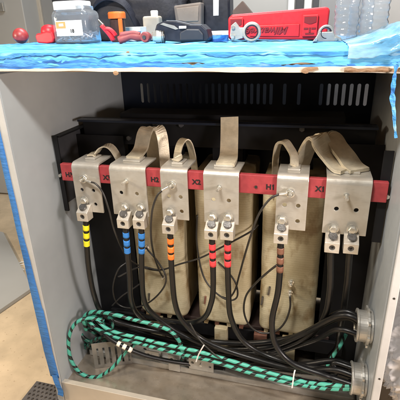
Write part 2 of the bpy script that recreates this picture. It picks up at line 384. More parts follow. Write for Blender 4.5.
obj('dark_gap_board', BX(.075, WR-.001, .345, .351, .092, 1.0), M_black, enc)  # added black board standing in for the dark right of the coils
# conduit hubs in the right panel
def hub(yc, zc, R):
    bm = bmesh.new()
    prof = [(R*.80, 0), (R, 0), (R, .006), (R, .007), (R*.97, .010), (R*.97, .040), (R*1.04, .041), (R*1.04, .046), (R*.86, .048), (R*.80, .044), (R*.80, 0)]
    lathe(bm, [(a, b) for a, b in prof], (WR-.001, yc, zc), (-1, 0, 0), 40)
    h = obj('conduit_hub', bm, M_galv, enc, smooth=False, bevel=.001)
    obj('hub_dark_disc', CY((WR-.0008, yc, zc), (WR-.0032, yc, zc), R*.79, n=32), M_black, h)  # black disc standing in for the dark inside the open hub
    bm = bmesh.new(); lathe(bm, [(R*1.045, 0), (R*1.14, 0), (R*1.14, .007), (R*1.045, .007)], (WR-.012, yc, zc), (-1, 0, 0), 28)
    for k in range(8):
        a = 2*pi*k/8; c = Vector((WR-.0155, yc+cos(a)*R*1.17, zc+sin(a)*R*1.17)); box(bm, c.x-.003, c.x+.003, c.y-.005, c.y+.005, c.z-.004, c.z+.004)
    obj('locknut', bm, M_galv, h)
H1 = P(372, 327, X=WR); H2 = P(366, 380, X=WR)
hub(H1.y, H1.z, .050); hub(H2.y, H2.z, .050)
# blue tape down the outer left edge
bm = bmesh.new(); rows = []
for i in range(90):
    z = .135+(1.25-.135)*i/89; wob = noise.noise(Vector((0, 0, z*7)))*.004; lo = WL-.010 if z < .45 else WL-.013-.012*min(1, (z-.45)/.3)
    if z < .26: wob += (.26-z)*.05
    rows.append([bm.verts.new(v) for v in ((WL-.050, .03, z), (WL-.046+wob*.5, -.0065+wob*.3, z), ((WL-.036+lo)/2+wob, -.0062+abs(wob)*.2, z), (lo+wob, -.0056, z))])
for a, b in zip(rows, rows[1:]):
    for k in range(3): bm.faces.new((a[k], a[k+1], b[k+1], b[k]))
obj('masking_tape', bm, M_tape3, enc, smooth=True, solid=.0006)
bm = bmesh.new(); ribbon(bm, [(WL-.02, -.01, .15), (WL-.012, -.014, .11), (WL-.006, -.012, .075), (WL-.010, -.013, .05)], (.024, 0, 0), .0006); obj('masking_tape', bm, M_tape3, enc)

# ------------------------------------------------------------------ transformer
tr = thing('transformer', 'three phase transformer core and coils with red terminal bar inside the grey cabinet', 'transformer', (-.29, .3, .09))
def coil(cx):
    bm = bmesh.new(); w, d, zb, zt = .103, .125, .262, .89; yc = .420; rad = .026
    sec = []
    for (sx, sy, a0) in ((1, 1, 0), (-1, 1, 90), (-1, -1, 180), (1, -1, 270)):
        for k in range(8):
            a = radians(a0+k*90/7); sec.append((sx*(w-rad)+rad*cos(a), sy*(d-rad)+rad*sin(a)))
    # densify straight runs
    pts = []
    for i in range(len(sec)):
        a = Vector(sec[i]); b = Vector(sec[(i+1) % len(sec)]); n = max(1, int((b-a).length/.014))
        for k in range(n): pts.append(a.lerp(b, k/n))
    nz = 120; rows = []
    for j in range(nz+1):
        z = zb+(zt-zb)*j/nz; e = min(1, min(j, nz-j)/3); sc = .965+.035*math.sin(e*pi/2)
        row = []
        for i, p in enumerate(pts):
            q = Vector((p.x*4, p.y*4, z*9+cx*31)); dd = noise.noise(q)*.0028+noise.noise(Vector((p.x*9+cx*7, p.y*9, z*60)))*.0004
            bulge = 1+.018*(1-(p.x/w)**2) if p.y < 0 else 1
            row.append(bm.verts.new((cx+p.x*sc*(1+dd*8), yc+p.y*sc*bulge+(-dd if p.y < 0 else dd), z+.003*noise.noise(Vector((p.x*6, p.y*6, cx)))*(1-e))))
        rows.append(row)
    n = len(pts)
    for a, b in zip(rows, rows[1:]):
        for i in range(n): bm.faces.new((a[i], a[(i+1) % n], b[(i+1) % n], b[i]))
    bm.faces.new(rows[0][::-1]); bm.faces.new(rows[-1])
    c = obj('winding_coil', bm, M_coil, tr, smooth=True)
    # spacer sticks poking out underneath
    for k, dx in enumerate((-.075, -.03, .02, .07)):
        obj('spacer_block', BX(cx+dx-.008, cx+dx+.008, .31, .40, .235, .268), M_brown if k % 2 else M_coil, c)
    return c
CX = (-.545, -.29, -.045)
coils = [coil(x) for x in CX]
def coil_stud(parent, px, py, s=1):
    c = P(px, py, Y=.285); bm = bmesh.new(); lathe(bm, [(.011*s, 0), (.011*s, .004), (.006*s, .0045), (.006*s, .014), (.0085*s, .0145), (.0085*s, .020), (.004*s, .021), (.004*s, .03)], (c.x, .294, c.z), (0, -1, 0), 6)
    obj('coil_stud', bm, M_bolt, parent)
coil_stud(coils[0], 147, 248); coil_stud(coils[2], 291, 283); coil_stud(coils[2], 290, 293, .9); coil_stud(coils[0], 164, 276, .8)
for (ci, px, py) in ((2, 262, 301), (2, 269, 291), (1, 205, 300), (0, 149, 297)):
    c = P(px, py, Y=.29); bm = bmesh.new()
    rt = Matrix.Rotation(radians(8), 3, 'Y'); box(bm, c.x-.0035, c.x+.0035, .287, .2965, c.z-.018, c.z+.018, rot=rt)
    obj('coil_tab', bm, M_dbolt if ci != 1 else M_brown, coils[ci], bevel=.001)
# core
bm = bmesh.new()
for x in CX: box(bm, x-.055, x+.055, .40, .52, .20, .98)
obj('core_leg', bm, M_black, tr)
obj('core_yoke', BX(-.70, .10, .405, .515, .98, 1.07), M_black, tr)
c1 = obj('core_clamp', BX(WL+.03, WR-.03, .355, .372, .965, 1.06), M_black, tr, bevel=.003)
obj('clamp_flange', BX(WL+.03, WR-.03, .320, .354, 1.052, 1.060), M_navy, tr, bevel=.001)
for px, py in ((129, 138), (155, 123), (234, 121), (302, 129), (181, 119)):
    c = P(px, py, Y=.35); obj('clamp_bolt', CY((c.x, .355, min(1.045, c.z)), (c.x, .345, min(1.045, c.z)), .009, n=6), M_brk if px == 181 else M_dbolt, tr)
obj('core_yoke', BX(-.72, .12, .34, .50, .150, .232), mat('dark brown yoke', (.05, .03, .025), .6, 0, .3), tr, bevel=.003)
obj('core_clamp', BX(WL+.06, WR-.05, .320, .336, .165, .225), M_black, tr, bevel=.003)
for x, h in ((-.30, .06), (-.58, .05), (-.03, .055), (-.14, .03)):
    obj('support_block', BX(x-.026, x+.026, .29, .318, .12, .235), M_coil if h > .04 else M_brown, tr, bevel=.003)
# red bar with lettering
bar = obj('terminal_bar', BX(-.815, .213, .150, .168, .886, .946), M_red, tr, bevel=.002)
for s, px, py in (('H3', 70.5, 175), ('X3', 108.5, 178), ('H2', 156.5, 180), ('X2', 198.3, 182.5), ('H1', 272.5, 187.5), ('X1', 322.5, 189.5)):
    c = P(px, py, Y=.149); text('lettering', s, M_txt, .022, bar, (c.x-.006, .1494, c.z), FRONT, .0004, bold=.0008)
    if s[1] == '1':
        x = c.x-.006; bm = bmesh.new(); prism(bm, [(x+.0072, .1489, c.z+.0080), (x+.0072, .1489, c.z+.0054), (x+.0044, .1489, c.z+.0034), (x+.0044, .1489, c.z+.0056)], (0, .0008, 0)); obj('lettering', bm, M_txt, bar)
c = P(256, 187, Y=.149); obj('bar_hole_dot', CY((c.x, .1498, c.z), (c.x, .1470, c.z), .0045), M_hole, bar)  # dark dot, the shade of a bolt hole put into its colour
# plates bent over the bar
PL = [(-.765, -.667, 1), (-.628, -.502, 2), (-.452, -.363, 1), (-.312, -.202, 2), (-.090, .000, 1), (.048, .170, 2)]
plates = []
for k, (x0, x1, n) in enumerate(PL):
    bm = bmesh.new(); t = .006; Yf = .138; zb = .782; zt = .956; R = .020
    out = [(Yf, zb)] + [(Yf+R-R*cos(a), zt-R+R*sin(a)) for a in [pi/2*i/8 for i in range(9)]] + [(.243, zt)]
    inn = [(.243, zt-t)] + [(Yf+R-(R-t)*cos(a), zt-R+(R-t)*sin(a)) for a in [pi/2*i/8 for i in range(8, -1, -1)]] + [(Yf+t, zb)]
    prism(bm, [(x0, y, z) for y, z in out+inn], (x1-x0, 0, 0))
    p = obj('terminal_plate', bm, M_alum, tr); cx = (x0+x1)/2
    cb = bmesh.new(); hx = (x1-x0)*.22
    for s in (-1, 1): cyl(cb, (cx+s*hx, .12, .862), (cx+s*hx, .16, .862), .0065, n=20)
    if n == 1: cyl(cb, (cx+hx*1.05, .12, .812), (cx+hx*1.05, .16, .812), .0065, n=20)
    cut(p, cb); m = p.modifiers.new('bevel', 'BEVEL'); m.width = .0012; m.segments = 2; m.limit_method = 'ANGLE'; m.angle_limit = radians(50)
    # fixing stud through plate and bar: washer, nut and slanted thread end
    bm = bmesh.new()
    c = Vector((cx-.004, Yf, .905))
    if n == 1:
        lathe(bm, [(.0125, 0), (.0125, .0022), (.0095, .0025)], c, (0, -1, 0), 24)
        lathe(bm, [(.0095, .0025), (.0095, .010), (.008, .0115)], c, (0, -1, 0), 6)
        lathe(bm, [(.0048, .011), (.0048, .034), (.004, .036)], c, (0, -1, 0), 14)
    else:
        lathe(bm, [(.0050, 0), (.0050, .030), (.0042, .032)], c, (0, -1, 0), 16)
        lathe(bm, [(.0085, 0), (.0085, .0015), (.005, .002)], c, (0, -1, 0), 20)
    obj('fixing_stud', bm, M_bolt, p)
    # clamp ledge where the strap sits on the plate
    obj('strap_clamp', BX(cx-.030*(1 if n == 2 else .6), cx+.030*(1 if n == 2 else .6), .178, .228, .9565, .9625), M_alum, p, bevel=.0015)
    plates.append(p)
# laminated straps from the windings onto the plates
def strap(pts, wv, th=.006, layers=2):
    bm = bmesh.new()
    for k in range(layers):
        q = [Vector(p)+Vector((0, 0, -k*th*1.1)) for p in pts]; ribbon(bm, q, wv, th)
    return obj('flexible_strap', bm, M_strap, tr)
strap([(-.735, .212, .966), (-.718, .214, .968), P(96, 154, Y=.218), P(101, 147.5, Y=.222), P(107, 145.5, Y=.228), P(113, 149, Y=.234), P(120, 161, Y=.240), P(126, 176, Y=.248), P(129, 190, Y=.26)], (0, .040, 0), .004, 1)
strap([(-.568, .200, .966), (-.566, .232, .971), P(141, 147, Y=.265), P(144, 134, Y=.28), P(147.5, 128.5, Y=.295), P(151, 130, Y=.31), P(153, 145, Y=.33), P(154, 170, Y=.335)], (.050, 0, 0), .004)
strap([P(149, 132, Y=.315), P(153, 127.5, Y=.315), P(158.5, 128, Y=.312), P(162, 136, Y=.308), P(164, 152, Y=.303), P(165.5, 172, Y=.30), P(166.5, 195, Y=.295)], (.030, .024, 0), .004)
strap([(-.418, .190, .966), (-.412, .205, .969), P(177.5, 154, Y=.222), P(180, 144, Y=.235), P(184.5, 139, Y=.25), P(189, 143, Y=.262), P(193, 158, Y=.275), P(196, 182, Y=.29)], (.026, -.014, 0), .004, 1)
strap([(-.252, .18, .966), (-.252, .225, .972), P(229, 150, Y=.27), P(229.5, 130, Y=.30), P(229.5, 117, Y=.314)], (.058, 0, 0), .005)
strap([(-.045, .20, .966), P(294, 155, Y=.23), P(290, 147, Y=.25), P(285, 141, Y=.26), P(279, 143, Y=.27), P(276, 155, Y=.28), P(275, 175, Y=.29), P(275, 195, Y=.295)], (.016, .026, 0), .004)
strap([P(299, 185, Y=.30), P(300, 170, Y=.29), P(306, 152, Y=.27), P(313, 139, Y=.26), P(318, 136, Y=.25), P(323, 145, Y=.245), P(330, 155, Y=.235), (.085, .205, .968), (.105, .19, .966)], (.048, .050, .0), .005)
strap([P(318, 140, Y=.32), P(324, 134, Y=.31), P(332, 136, Y=.30), P(338, 145, Y=.27), P(346, 155, Y=.24), (.12, .215, .972), (.138, .19, .966)], (.052, .040, 0), .005)

# ------------------------------------------------------------------ power cables with lugs
def lug(parent, bx, bz):
    """mechanical lug: tongue bolted to the plate, block with set screw"""
    bm = bmesh.new()
    box(bm, bx-.0185, bx+.0185, .1300, .1375, bz+.014, bz+.072)
    prism(bm, [(bx-.0205, .1375, bz-.020), (bx-.0205, .1375, bz+.030), (bx-.0205, .130, bz+.030), (bx-.0205, .101, bz+.012), (bx-.0205, .101, bz-.020)], (.041, 0, 0))
    l = obj('cable_lug', bm, M_lug, parent)
    cb = bmesh.new(); cyl(cb, (bx, .09, bz-.003), (bx, .112, bz-.003), .0085, n=24); cut(l, cb)
    m = l.modifiers.new('bevel', 'BEVEL'); m.width = .0014; m.segments = 2; m.limit_method = 'ANGLE'; m.angle_limit = radians(50)
    bm = bmesh.new(); lathe(bm, [(.0080, 0), (.0080, .007), (.0045, .007), (.0042, .003), (.0005, .003)], (bx, .1115, bz-.003), (0, -1, 0), 24)
    obj('set_screw', bm, M_dbolt, l)
    bm = bmesh.new(); lathe(bm, [(.0155, 0), (.0155, .002), (.012, .0024)], (bx, .1298, bz+.046), (0, -1, 0), 24)
    lathe(bm, [(.0115, .0025), (.0115, .0095), (.0095, .0115), (.0005, .012)], (bx, .1298, bz+.046), (0, -1, 0), 6)
    obj('lug_bolt', bm, M_bolt, l)
    bm = bmesh.new(); lathe(bm, [(.0125, .0), (.0130, .008), (.0115, .0095)], (bx, .1180, bz+.0235), (0, -.6, .8), 20); obj('lug_nut', bm, M_dbolt, l)
CG = 'power cables hanging from the terminal plates'
def endhub(h, dy, dz):
    a = Vector((WR-.10, h.y+dy+.02, h.z+dz-.006)); b = Vector((WR-.03, h.y+dy, h.z+dz)); c = Vector((WR-.002, h.y+dy, h.z+dz)); return [a, b, c]
def PC(label, lugpx, pts, bm_, hub_=None, off=(0, 0), bands=(.034, .0655, .097)):
    c = P(lugpx[0], lugpx[1], Y=.101); t = thing('power_cable', label, 'cable', (c.x, .118, c.z), CG)
    lug(t, c.x, c.z+.003)
    path = [Vector((c.x, .119, c.z-.005)), Vector((c.x, .1185, c.z-.03))]+[P(*p[:2], Y=p[2]) for p in pts]
    if hub_ is not None: path += endhub(hub_, *off)
    path = catmull(path); r = .0098; sd = lugpx[0]
    path = [p+Vector((noise.noise(Vector((i*.05, sd, 0))), noise.noise(Vector((i*.05, sd, 9))), 0))*.006*min(1, i/40)*min(1, (len(path)-1-i)/12) for i, p in enumerate(path)]
    bm = bmesh.new(); sweep(bm, path, r, 18, rf=lambda L: 1+.03*noise.noise(Vector((L*30, sd, 0)))); obj('jacket', bm, M_rubber, t)
    if bm_ is not None:
        for a in bands:
            a += random.uniform(-.002, .002); bm = bmesh.new(); sweep(bm, sub(path, a, a+.0215+random.uniform(-.002, .002)), r+.0011+random.uniform(0, .0004), 18); obj('tape_band', bm, bm_, t)
PC('black cable with three yellow bands, below the leftmost plate', (82, 217), [(88, 262, .125), (94, 295, .15), (103, 314, .18), (125, 324, .215), (165, 333, .235), (230, 343, .24), (290, 338, .21)], B_yel, H1, (-.01, .022))
PC('left one of the two black cables with three blue bands', (122.5, 224), [(129, 270, .135), (131, 300, .16), (138, 316, .20), (160, 330, .24), (210, 347, .25), (270, 347, .22)], B_blu, H1, (.012, -.004))
PC('right one of the two black cables with three blue bands', (138.5, 224.5), [(142, 270, .13), (145, 298, .15), (155, 315, .18), (180, 333, .20), (230, 352, .19), (290, 364, .15)], B_blu, H2, (.02, .022))
PC('black cable with three orange bands', (168, 229.5), [(172, 275, .125), (175, 303, .14), (184, 323, .16), (206, 341, .175), (250, 358, .16), (300, 370, .12)], B_org, H2, (-.014, .020))
PC('left black cable with three red bands, bending left at the bottom', (210.5, 235), [(213, 278, .13), (212, 302, .15), (203, 318, .18), (182, 323, .215), (150, 318, .26), (120, 312, .30), (95, 316, .32)], B_red)
PC('right black cable with three red bands, bending right at the bottom', (226.5, 235.5), [(228, 290, .13), (231, 318, .15), (242, 340, .17), (266, 355, .165), (300, 366, .13)], B_red, H2, (.0, .002))
PC('black cable with three brown bands in front of the right coil', (280.5, 239), [(278, 290, .12), (272, 322, .12), (276, 345, .115), (292, 363, .10), (320, 374, .08)], B_brn, H2, (-.026, -.006))
PC('black cable from the left lug of the rightmost plate, curving left', (332, 248), [(330, 290, .14), (325, 315, .17), (312, 336, .20), (285, 349, .22), (250, 353, .235), (200, 346, .25), (150, 335, .28), (110, 322, .31)], None)
PC('black cable from the right lug of the rightmost plate, hanging straight down', (351, 249), [(347, 285, .16), (342, 320, .20), (338, 345, .24), (330, 356, .29)], None)

# further cables lying along the bottom
def cable(label, pts, r, m, name='power_cable', cat='cable', group='black cables lying along the cabinet floor', extra=None, tie=None):
    path = catmull([P(*p[:2], Y=p[2]) if not isinstance(p, Vector) else p for p in pts]); bm = bmesh.new(); sweep(bm, path, r, 16)
    o = obj(name, bm, m); tag(o, label, cat, group); return o, path
cable('black cable lying at the back of the heap, running to the upper conduit hub', [(88, 318, .33), (115, 327, .31), (150, 338, .28), (200, 352, .27), (245, 356, .25), (295, 343, .20)]+endhub(H1, .026, .008), .0085, M_rubber)
cable('black cable crossing lowest under the upper conduit hub bundle', [(225, 372, .26), (255, 360, .25), (285, 350, .22), (315, 340, .18)]+endhub(H1, -.028, -.016), .0085, M_rubber)
cable('black cable running into the top of the lower conduit hub', [(100, 330, .22), (150, 347, .22), (200, 358, .20), (250, 366, .17), (300, 372, .13), (335, 374, .09)]+endhub(H2, .0, .036), .0085, M_rubber)
cable('black cable running into the bottom of the lower conduit hub', [(95, 322, .23), (140, 338, .21), (190, 351, .18), (240, 365, .15), (290, 378, .11), (325, 384, .08)]+endhub(H2, .0, -.034), .0085, M_rubber)
wb, path = cable('black cable with white bands at the lower left', [(94, 322, .16), (103, 332, .125), (112, 340, .105), (121, 345, .10), (128, 348.5, .10), (135, 352, .105), (150, 357, .12), (175, 362, .15), (205, 366, .19), (225, 370, .20)], .0088, M_rubber, group=None)
L0 = sum((path[i]-path[i-1]).length for i in range(1, len(path)) if path[i].x < P(118, 343, Y=.10).x)
for k in range(3):
    bm = bmesh.new(); sweep(bm, sub(path, L0+k*.024, L0+k*.024+.013), .0100, 16); obj('tape_band', bm, M_cream, wb)

# green spiral grounding cables
GG = 'green and black spiral cables at the cabinet bottom'
def green(label, pts, r=.0070, m=None):
    path = catmull([P(*p[:2], Y=p[2]) for p in pts], .005); bm = bmesh.new(); sweep(bm, path, r, 16, rf=lambda L: 1+.06*sin(L*160)); o = obj('ground_cable', bm, m or M_green); return tag(o, label, 'cable', GG)
green('green and black spiral cable in a big loop hanging in the lower left corner', [(104, 320, .16), (90, 318, .13), (77, 322, .10), (70, 333, .08), (68.5, 347, .07), (72, 362, .06), (82, 374, .06), (97, 377, .07), (112, 368, .09), (124, 354, .12), (136, 343, .16)])
green('green and black spiral cable curving down beside the brackets', [(86, 330, .15), (84, 318, .14), (92, 312, .14), (112, 314, .14), (135, 320, .15), (155, 325, .155), (170, 331, .155), (179, 341, .16), (183, 355, .18), (182, 366, .20)], .0076)
green('upper of the two long green and black spiral cables crossing to the right', [(92, 313, .16), (98, 321, .14), (106, 328, .13), (118, 333, .125), (135, 337, .125), (165, 344.5, .125), (200, 352, .12), (235, 362, .115), (270, 373, .105), (300, 381, .095), (330, 385, .07), (350, 386, .055)], .0069, M_green3)
green('lower of the two long green and black spiral cables crossing to the right', [(88, 320, .14), (96, 328, .13), (106, 333, .12), (118, 338, .118), (134, 342, .118), (160, 349, .115), (185, 355, .112), (215, 362, .105), (250, 373, .10), (285, 382, .09), (320, 388, .075), (345, 389, .055), (358, 388, .045)], .0066)
green('short green and black cable standing at the right below the hub', [(346, 334, .22), (340, 346, .20), (335, 353, .19), (328, 364, .18), (322, 374, .17)], .0064, M_green3)
green('dark green cable coiled tightly in the left corner', [(98, 346, .17), (84, 338, .17), (78, 326, .18), (88, 316, .19), (102, 322, .18), (104, 336, .17), (92, 346, .17), (80, 340, .19), (84, 324, .21), (100, 315, .22), (125, 317, .24)], .0078, M_green2)
green('dark green cable twisted through the coil in the left corner', [(110, 345, .18), (96, 334, .16), (86, 326, .17), (94, 314, .20), (112, 320, .18), (108, 334, .15), (94, 340, .15), (86, 348, .16)], .0070, M_green2)

# thin control wires
WG = 'thin black control wires'
def wire(label, pts, r=.0030, ringat=None):
    t = thing('control_wire', label, 'wire', P(*pts[0][:2], Y=pts[0][2]), WG)
    wp = [P(*p[:2], Y=p[2]) for p in pts]
    if ringat is not None: wp = [Vector(ringat)+(wp[0]-Vector(ringat)).normalized()*.030]+wp[0 if (wp[0]-Vector(ringat)).length > .045 else 1:]
    bm = bmesh.new(); sweep(bm, catmull(wp, .006), r, 10); obj('jacket', bm, M_wire, t)
    if ringat is not None:
        bm = bmesh.new(); c = ringat; q = P(*pts[0][:2], Y=pts[0][2])
        ring(bm, c, (0, -1, 0), .0105, .0035, 22, 8, .5); cyl(bm, Vector(c)+(q-Vector(c)).normalized()*.010, Vector(c)+(q-Vector(c)).normalized()*.034, .0042, n=12)
        obj('ring_terminal', bm, M_bolt, t)
def studc(k): return Vector(((PL[k][0]+PL[k][1])/2-.004, .126, .905))
wire('thin black wire from the stud of the leftmost plate', [(96, 184, .118), (103, 193, .115), (109, 210, .115), (116, 235, .13), (128, 258, .20), (145, 268, .27), (160, 271, .28)], ringat=studc(0))
wire('thin black wire bowing down from the stud of the third plate', [(163, 190, .115), (157, 196, .112), (152, 212, .112), (151, 235, .13), (154, 255, .18), (160, 272, .25), (164, 278, .28)], .0034, studc(2))
wire('thin black wire bowing down from the stud of the fifth plate', [(279, 194, .115), (270, 199, .112), (259, 214, .112), (251, 235, .13), (244, 258, .17), (239, 276, .215), (235, 290, .255), (229, 298, .262), (222, 297, .27)], .0034, studc(4))
wire('thin wire running level behind the orange banded cable', [(118, 277, .23), (140, 267, .26), (160, 270, .27), (180, 264, .27), (200, 258, .27), (222, 247, .27), (250, 232, .27), (258, 225, .30)], .0034)
wire('thin wire looping round below the blue banded cables', [(146, 248, .27), (158, 262, .25), (166, 277, .24), (162, 290, .24), (148, 303, .25), (130, 308, .24), (117, 303, .24), (113, 288, .24), (118, 270, .25), (127, 262, .28)], .0034)
wire('thin wire crossing down left of the coil loop', [(112, 306, .23), (122, 296, .25), (134, 288, .27), (142, 282, .28)], .0030)
wire('thin wire looping behind the red banded cables', [(197, 215, .29), (197, 245, .28), (203, 275, .27), (214, 291, .26), (228, 300, .25), (237, 297, .25), (236, 284, .26), (228, 272, .27), (218, 262, .285)], .0034)
wire('thin wire looping from the stud low on the right coil', [(290, 296, .265), (290, 308, .255), (285, 322, .25), (276, 331, .25), (262, 333, .24), (250, 326, .23), (244, 312, .22), (246, 296, .20), (256, 283, .17), (268, 272, .14), (277, 265, .13)], .0036)
wire('thin wire dropping between the orange and red banded cables', [(190, 323, .13), (200, 340, .12), (212, 352, .11), (222, 360, .11)], .0026)

# cable ties
def tie(label, pts, r):
    bm = bmesh.new(); ribbon(bm, [P(*p[:2], Y=p[2]) for p in pts], (.0, .002, .0045) if r else (.004, .002, 0), .0016, .004)
    o = obj('cable_tie', bm, M_white); tag(o, label, 'cable tie', 'white cable ties')
tie('white cable tie round the bundle below the brown banded cable', [(292, 388, .075), (293, 381, .073), (294, 374, .073), (295, 370, .076)], 0)
tie('white cable tie tail sticking up beside the brackets', [(196, 362, .100), (198, 356, .098), (201, 350, .095), (204, 345, .095)], 0)

# ------------------------------------------------------------------ taped board on the top
bd = thing('taped_board', 'board covered in overlapping blue masking tape on top of the cabinet', 'board', (-.34, .3, 1.26))
bm = bmesh.new(); nx = 60; rows = []
for i in range(nx+1):
    x = -1.12+1.75*i/nx; dz = ztop(x)-1.312+.001*noise.noise(Vector((x*20, 0, 0)))
    rows.append([bm.verts.new((x, y, z)) for y, z in ((.002, 1.2545+dz*.6), (.002, 1.296+dz), (.1, 1.306+dz), (.85, 1.306+dz), (.85, 1.2545+dz*.6))])
for a, b in zip(rows, rows[1:]):
    for k in range(5): bm.faces.new((a[k], b[k], b[(k+1) % 5], a[(k+1) % 5]))
bm.faces.new(rows[0]); bm.faces.new(rows[-1][::-1])
bmesh.ops.recalc_face_normals(bm, faces=bm.faces)
obj('wood_core', bm, M_wood, bd)
def skin(name, m, x0, x1, prof, nx, amp, rag=None, off=0, seed=0, crink=1.0):
    """sheet following prof [(y,z)] along x, wrinkled"""
    bm = bmesh.new(); pr = catmull([Vector((0, y, z)) for y, z in prof], .006); n = len(pr); rows = []
    for i in range(nx+1):
        x = x0+(x1-x0)*i/nx; dz = ztop(x)-1.312; row = []
        e = rag(x) if rag else (0, 1)
        for j in range(n):
            t = e[0]+(e[1]-e[0])*j/(n-1); k = t*(n-1); a = max(0, min(n-2, int(k))); p = pr[a].lerp(pr[a+1], k-a)
            tan = (pr[a+1]-pr[a]).normalized(); nn = Vector((0, tan.z, -tan.y)).normalized()
            if nn.y > .2 or nn.z < -.2: nn = -nn
            q = Vector((x*5*crink+seed, p.y*16, p.z*26)); d = amp*(1-abs(noise.noise(q))*2.2)+amp*.7*noise.noise(q*3.1)
            v = Vector((x, p.y, p.z+dz*(1 if p.z > 1.29 else .75)))+nn*(off+max(0, d)); row.append(bm.verts.new(v))
        rows.append(row)
    for a, b in zip(rows, rows[1:]):
        for j in range(n-1): bm.faces.new((a[j], b[j], b[j+1], a[j+1]))
    return obj(name, bm, m, bd, smooth=True)
prof = [(.84, 1.3075), (.5, 1.3075), (.2, 1.3080), (.10, 1.3070), (.02, 1.3015), (.0005, 1.296), (-.0015, 1.285), (-.0015, 1.262)]
def rg(a, s, base, hi): return lambda x: (0, base+hi*noise.noise(Vector((x*a, s, 0)))+hi*.4*noise.noise(Vector((x*a*4, s, 3))))
skin('masking_tape', M_tape, -1.12, .63, prof, 900, .0030, rg(4, 1, .990, .010), .0012, crink=2.4)
profF = [(-.0035, 1.298), (-.0035, 1.258)]
skin('masking_tape', M_tape2, -1.1, .60, profF, 420, .0012, lambda x: (.55-.35*max(0, min(1, (-.35-x)/.3))+.5*noise.noise(Vector((x*7, 4, 0)))+.25*abs(noise.noise(Vector((x*17, 4, 0))))+.18*noise.noise(Vector((x*60, 4, 0))), 1.0-.08*abs(noise.noise(Vector((x*11, 9, 0))))), .0010, 5)
skin('masking_tape', M_tapeL, -1.1, .60, [(-.0045, 1.301), (-.0055, 1.278)], 700, .0014, lambda x: (.0, max(.02, .30+.75*noise.noise(Vector((x*4, 7, 0)))+.35*noise.noise(Vector((x*16, 7, 0)))+.15*noise.noise(Vector((x*55, 7, 0))))), .0016, 8)
# lower raw edge with paper, torn bits
skin('paper_edge', mat('off white paper', (.56, .50, .41), .7, 0, .1, 20, .2), -1.1, .6, [(-.0045, 1.2700), (-.0050, 1.2545)], 500, .0010, lambda x: (max(.05, .55-.5*(x+.85)+.30*noise.noise(Vector((x*6, 2, 0)))+.12*noise.noise(Vector((x*31, 2, 0)))), .92+.25*noise.noise(Vector((x*9, 2, 0)))), .0010, 11)
def scrap(px, py, w_, h_, seed):
    c = P(px, py, Y=-.008); bm = bmesh.new(); n = 9; vs = []
    for i in range(n):
        a = 2*pi*i/n; r = .7+.5*noise.noise(Vector((i*1.7, seed, 0)))
        vs.append(bm.verts.new((c.x+w_*r*cos(a), c.y-.000+.003*noise.noise(Vector((i, seed, 2))), c.z+h_*r*sin(a))))
    cv = bm.verts.new((c.x, c.y-.001, c.z))
    for i in range(n): bm.faces.new((cv, vs[i], vs[(i+1) % n]))
    obj('torn_paper', bm, M_paper, bd, solid=.0008)
scrap(116, 73, .011, .008, 1); scrap(311, 69, .022, .007, 2); scrap(305, 71, .012, .009, 3); scrap(128, 52, .006, .003, 7)
bm = bmesh.new(); rows = []
for i in range(40):
    x = P(345, 62, Y=-.01).x+.0036*i; hh = max(0, .25+.9*noise.noise(Vector((i*.16, 0, 0))))
    rows.append([bm.verts.new((x, -.010-.012*hh*sin(pi*j/5)+.0015*noise.noise(Vector((i*.3, j, 0))), 1.2535+.0065*j/5*(1+.8*hh)+.0012*noise.noise(Vector((i*.7, j, 5))))) for j in range(6)])
for a, b in zip(rows, rows[1:]):
    for j in range(5): bm.faces.new((a[j], b[j], b[j+1], a[j+1]))
obj('torn_paper', bm, M_paper, bd, solid=.0008)

# crumpled film lying on the right and hanging down
def crumple(name, fn, nu, nv, m, parent=None, solid=.0005, smooth=False):
    bm = bmesh.new(); rows = [[bm.verts.new(fn(i/nu, j/nv)) for i in range(nu+1)] for j in range(nv+1)]
    for j in range(nv):
        for i in range(nu):
            a, b, c, d = rows[j][i], rows[j][i+1], rows[j+1][i+1], rows[j+1][i]
            if (i+j) % 2: bm.faces.new((a, b, c)); bm.faces.new((a, c, d))
            else: bm.faces.new((a, b, d)); bm.faces.new((b, c, d))
    return obj(name, bm, m, parent, smooth=smooth, solid=solid)
def fn(u, v):
    x = .062+.42*u; y = -.012+.42*v
    h = max(0, min(1, (x-.07)/.14)); nz = .6*noise.noise(Vector((x*16, y*16, 0)))+.5*(1-abs(noise.noise(Vector((x*30, y*22, 3))))*2.5)
    rdg = 1-abs(noise.noise(Vector((x*13+y*6, y*9-x*4, 6))))*2.6
    z = ztop(x)+.002+h*(.012+.018*min(1, v*4)+.010*nz+.012*rdg*min(1, v*5+.3))
    if v < .12: z = z-(1-v/.12)*(.028+.012*noise.noise(Vector((x*15, 1, 1)))+.004*noise.noise(Vector((x*60, 1, 1)))); y = -.012-.016*h*abs(noise.noise(Vector((x*26, v*22, 0))))-.008*h*abs(noise.noise(Vector((x*60+v*40, v*30, 4))))
    return Vector((x+.004*noise.noise(Vector((x*40, y*40, 9))), y, z))
fl = crumple('plastic_film', fn, 130, 100, M_film, smooth=True); tag(fl, 'crumpled pale blue plastic film at the right end of the taped board', 'plastic film')
bm = bmesh.new(); pts = [P(397, 62, Y=-.02), P(394, 80, Y=-.018), P(392.5, 98, Y=-.018), P(394, 112, Y=-.018), P(394.5, 124, Y=-.016), P(396, 138, Y=-.014)]
path = catmull(pts, .004); rows = []
for i, p in enumerate(path):
    t = i/(len(path)-1); hw = .0045*(1-t*.4)+.003*noise.noise(Vector((i*.3, 0, 0)))+.002*math.exp(-((t-.5)/.12)**2); tw = .5*sin(i*.35)
    rows.append([bm.verts.new(p+Vector((cos(tw)*hw*s, sin(tw)*hw*s+.003*noise.noise(Vector((i*.4, s, 2))), 0))) for s in (-1, -.3, .4, 1)])
